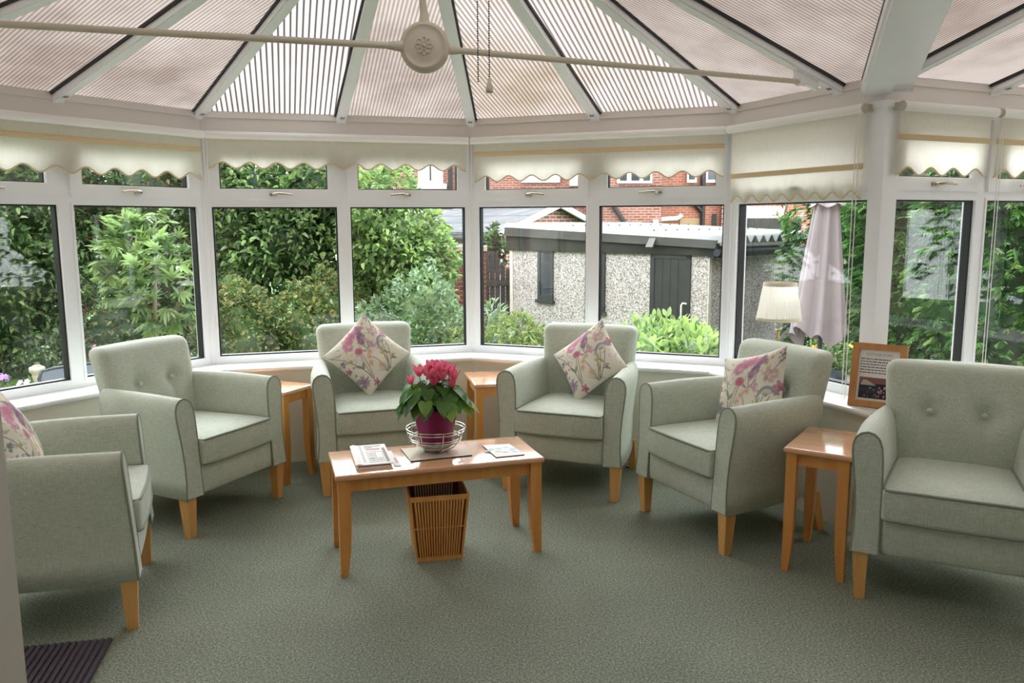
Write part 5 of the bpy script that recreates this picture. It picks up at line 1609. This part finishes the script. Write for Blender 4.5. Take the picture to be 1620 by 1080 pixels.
# local y points to the back left
b = MB()
b.prism([(0, 0), (GL, 0), (GL, GD), (0, GD)], 0, ez)
b.add([(0, 0, ez), (GL, 0, ez), (GL / 2, 0, az), (0, GD, ez), (GL, GD, ez), (GL / 2, GD, az)], [(0, 1, 2), (5, 4, 3), (0, 2, 5, 3), (1, 4, 5, 2)])
b.build('wall', M['brick_dark'], gr)
b = MB(); ov = .22
for s_ in (-1, 1):
    xe = GL / 2 + s_ * (GL / 2 + ov); ze_ = ez - (az - ez) / (GL / 2) * ov
    q = [(xe, -.25, ze_ + .02), (GL / 2, -.25, az + .02), (GL / 2, GD + .2, az + .02), (xe, GD + .2, ze_ + .02)]
    if s_ > 0: q = [q[1], q[0], q[3], q[2]]
    b.hexa(q + [(x, y, z + .07) for x, y, z in q])
b.build('slate_roof', M['slate'], gr)
b = MB()
for s_ in (-1, 1):
    xe = GL / 2 + s_ * (GL / 2 + ov); ze_ = ez - (az - ez) / (GL / 2) * ov
    q = [(xe, -.30, ze_ - .05), (GL / 2, -.30, az - .05), (GL / 2, -.24, az - .05), (xe, -.24, ze_ - .05)]
    if s_ > 0: q = [q[1], q[0], q[3], q[2]]
    b.hexa(q + [(x, y, z + .13) for x, y, z in q])
b.build('bargeboard', M['white'], gr)
b = MB(); b.tube([(-ov - .03, -.25, ez - .12), (-ov - .03, GD + .2, ez - .12)], .06, 8); b.build('gutter', M['concrete'], gr)
b = MB(); b.box(-.03, .0, .9, 2.2, ez - .95, ez - .25); b.build('window', M['window_pale'], gr)
b = MB(); b.tube([(.12, -.05, .0), (.12, -.05, ez - .2)], .045, 8); b.build('downpipe', M['white'], gr)

# old brick wall, gate
w0, w1 = at(560, 395, 13.2), at(768, 395, 13.2)
gw = thing('garden_wall', 'old dark red brick garden wall behind the grey green shrub', 'wall', (w0.x, 13.2, -1.15))
b = MB(); b.box(0, w1.x - w0.x, 0, .23, 0, w0.z + 1.12); b.build('brickwork', M['brick_wall'], gw)
b = MB(); b.box(-.02, w1.x - w0.x + .02, -.03, .26, w0.z + 1.12, w0.z + 1.2); b.build('coping', simple('pink_coping', '#b59a92', .9), gw)
t0, t1 = at(766, 420, 14.3), at(808, 420, 14.3)
gt = thing('garden_gate', 'dark timber gate with curved top beside the shed', 'gate', (t0.x, 14.3, -1.12))
wg = t1.x - t0.x; zt_ = at(785, 396, 14.3).z + Z0; zl = at(785, 425, 14.3).z + Z0
b = MB(); n = 5
for i in range(n):
    xa, xb = wg * i / n + .004, wg * (i + 1) / n - .004
    f = lambda x: zl + (zt_ - zl) * max(0, math.cos((x / wg - .25) * math.pi * 1.1)) ** .7
    b.hexa([(xa, 0, 0), (xb, 0, 0), (xb, .04, 0), (xa, .04, 0), (xa, 0, f(xa)), (xb, 0, f(xb)), (xb, .04, f(xb)), (xa, .04, f(xa))])
b.build('boards', M['darktimber'], gt)
b = MB(); b.box(0, wg, -.04, 0, .4, .5); b.box(0, wg, -.04, 0, zl - .3, zl - .2); b.box(-.1, 0, -.03, .07, 0, zl + .1); b.build('rails', M['darktimber'], gt)
shrub('dark_climber', 'dark climbing bush above the timber gate', 'shrub', (t0.x + .2, 15.5, -1.12), [px2(762, 800, 362, 430, 15.3, .3)], 420, .12, .06, [G['dark'], G['mid'], G['deep']], 33, 'garden shrubs outside the windows')

# brick houses
def house(name, label, px0, px1, Y, ztop, mat, dep=5, flat=False):
    a, b_ = at(px0, 300, Y), at(px1, 300, Y)
    h = thing(name, label, 'house', (a.x, Y, -1.15), 0, 'red brick houses beyond the garden')
    m = MB(); m.box(0, b_.x - a.x, 0, dep, 0, ztop + 1.15); m.build('brickwork', mat, h)
    W = b_.x - a.x; m = MB()
    if flat: m.box(-.1, W + .1, -.1, dep, ztop + 1.15, ztop + 1.2)
    else: m.add([(-.3, -.4, ztop + 1.15), (W + .3, -.4, ztop + 1.15), (W + .3, dep + .4, ztop + 1.15), (-.3, dep + .4, ztop + 1.15), (W * .1, dep / 2, ztop + 3.2), (W * .9, dep / 2, ztop + 3.2)],
          [(3, 2, 1, 0), (0, 1, 5, 4), (1, 2, 5), (2, 3, 4, 5), (3, 0, 4)]); m.build('roof', M['slate'], h)
    def rect(nm, x0, x1, y0, y1, mat_, out=.05, parent=None, back=0.0):
        p, q = at(x0, y1, Y), at(x1, y0, Y)
        m = MB(); m.box(p.x - a.x, q.x - a.x, -out, back, p.z + 1.15, q.z + 1.15)
        return m.build(nm, mat_, parent or h)
    return h, rect
h1, rc = house('brick_house', 'red brick house with white sash window behind the camellia', 560, 944, 27, 7.5, M['brick'], 2.5)
w = rc('window', 662, 700, 225, 293, M['white'], .08); rc('window_pane', 668, 694, 230, 286, M['window_pale'], .09, w); rc('glazing_bar', 680.3, 681.7, 230, 286, M['concrete'], .1, w)
rc('sill', 656, 707, 291, 299, M['white'], .2); rc('downpipe', 710, 714.5, 200, 330, M['black'], .12)
w = rc('window', 727, 752, 225, 291, M['white'], .08); rc('sill', 725, 760, 287, 293, M['white'], .18)
w = rc('window', 824, 886, 225, 289, M['white'], .08); w = rc('window', 901, 930, 225, 294, M['white'], .08)
h2, rc = house('brick_extension', 'low orange brick extension with white fascia beside the garage', 650, 775, 23.5, at(700, 331, 23.5).z, M['brick_orange'], 2.5, True)
rc('fascia', 648, 776, 330, 338, M['white'], .25); rc('gutter', 648, 776, 327, 330.5, M['greypipe'], .38); rc('downpipe', 682, 686, 332, 420, M['greypipe'], .12)
h3, rc = house('brick_house', 'red brick house with three light window above the shed', 947, 1047, 24, 7.5, M['brick'], 2.4)
w = rc('window', 976, 1032, 225, 290, M['white'], .08)
for q in ((980, 992), (998, 1012), (1017, 1029)): rc('window_pane', q[0], q[1], 230, 286, M['window_dark'], .09, w)
b = MB()
for p, q in (((966, 318), (988, 352)),): b.tube([at(p[0], p[1], 23.93) - h3.location, at(q[0], q[1], 23.93) - h3.location], .07, 8)
b.build('waste_pipe', M['concrete'], h3); rc('vent', 1033, 1041, 347, 354, M['white'], .1)
h4, rc = house('brick_house', 'orange brick house with black drainpipe left of the lamp window', 1049, 1300, 26.6, 7.5, M['brick_orange'], 3)
for q in ((1086, 1103), (1116, 1137)):
    w = rc('window', q[0], q[1], 225, 289, M['white'], .08); rc('window_pane', q[0] + 3, q[1] - 3, 230, 284, M['window_dark'], .1, w)
b = MB()
L4 = h4.location
b.tube([at(1112, 225, 26.5) - L4, at(1112, 325, 26.5) - L4, at(1111, 357, 26.5) - L4], .075, 8); b.tube([at(1094, 318, 26.5) - L4, at(1104, 328, 26.5) - L4, at(1111, 335, 26.5) - L4], .07, 8)
b.build('drainpipe', M['black'], h4)
b = MB(); b.tube([at(1047, 347, 26.4) - L4, at(1072, 345, 26.4) - L4, at(1079, 340, 26.4) - L4], .07, 8); b.build('waste_pipe', M['white'], h4)
rc('stone_panel', 1075, 1107, 345, 358, simple('sandstone', '#a38d6c', .9), .04); rc('door', 1125, 1133, 338, 372, M['darktimber'], .05)
rc('pilaster', 1137, 1148, 225, 380, M['brick_dark'], .3)
h5 = thing('lean_to', 'grey block lean-to with glass roof above the corrugated shed', 'outbuilding', (at(1180, 350, 20).x, 20, -1.15))
m = MB(); wd_ = at(1268, 350, 20).x - at(1180, 350, 20).x; zt5 = at(1220, 345, 20).z + 1.15
m.box(0, wd_, 0, 1.5, 0, zt5); m.build('block_wall', M['concrete'], h5)
m = MB(); x0 = at(1200, 345, 20).x - at(1180, 345, 20).x; x1 = at(1246, 345, 20).x - at(1180, 345, 20).x
m.hexa([(x0, .05, zt5), (x1, .05, zt5), (x1, 1.5, zt5 + .02), (x0, 1.5, zt5 + .02), (x0 + .15, .35, zt5 + .28), (x1, .35, zt5 + .28), (x1, 1.5, zt5 + .32), (x0 + .15, 1.5, zt5 + .32)]); gl_ = m.build('glass_roof', M['window_pale'], h5)
m = MB()
for k in range(6):
    t = k / 5; m.tube([(x0 + (x1 - x0) * t, .04, zt5), (x0 + .15 + (x1 - x0 - .15) * t, .34, zt5 + .285)], .02, 6)
m.build('glazing_bars', M['white'], gl_)

# ------------------------------------------------------------------ daylight
wd = bpy.data.worlds.new('overcast_sky'); scene.world = wd; wd.use_nodes = True
nt = wd.node_tree
for n in list(nt.nodes): nt.nodes.remove(n)
out = nt.nodes.new('ShaderNodeOutputWorld')
sp = nd(nt, 'ShaderNodeSeparateXYZ', {0: nt.nodes.new('ShaderNodeTexCoord').outputs['Generated']})
cl = noise(nt, nt.nodes.new('ShaderNodeTexCoord').outputs['Generated'], 2.2, 4)
zz = nd(nt, 'ShaderNodeMath', {0: sp.outputs[2], 1: nd(nt, 'ShaderNodeMath', {0: cl, 1: .35}, operation='MULTIPLY').outputs[0]}, operation='ADD').outputs[0]
c = ramp(nt, zz, [(0, (1.06, 1.11, 1.16, 1)), (.4, (1.0, 1.03, 1.07, 1)), (1, (.80, .81, .83, 1))])
bg = nd(nt, 'ShaderNodeBackground', {'Color': c, 'Strength': 2.3})
nt.links.new(bg.outputs[0], out.inputs[0])
# broad soft sun behind thin cloud
sl = bpy.data.lights.new('veiled_sun', 'SUN'); sl.energy = 2.3; sl.angle = R(50); sl.color = (.98, .99, 1.0)
so = bpy.data.objects.new('veiled_sun', sl); col.objects.link(so)
so.rotation_euler = (R(-50), 0, R(14))
vs_ = scene.view_settings
scene.display_settings.display_device = 'sRGB'
vs_.view_transform = 'Standard'; vs_.look = 'None'; vs_.gamma = 1; vs_.use_curve_mapping = False
vs_.exposure = 1.42
cy = scene.cycles
cy.use_denoising = True
cy.max_bounces = 10; cy.diffuse_bounces = 5; cy.glossy_bounces = 4; cy.transmission_bounces = 6; cy.transparent_max_bounces = 24
cy.caustics_reflective = False; cy.caustics_refractive = False
cy.sample_clamp_indirect = 6
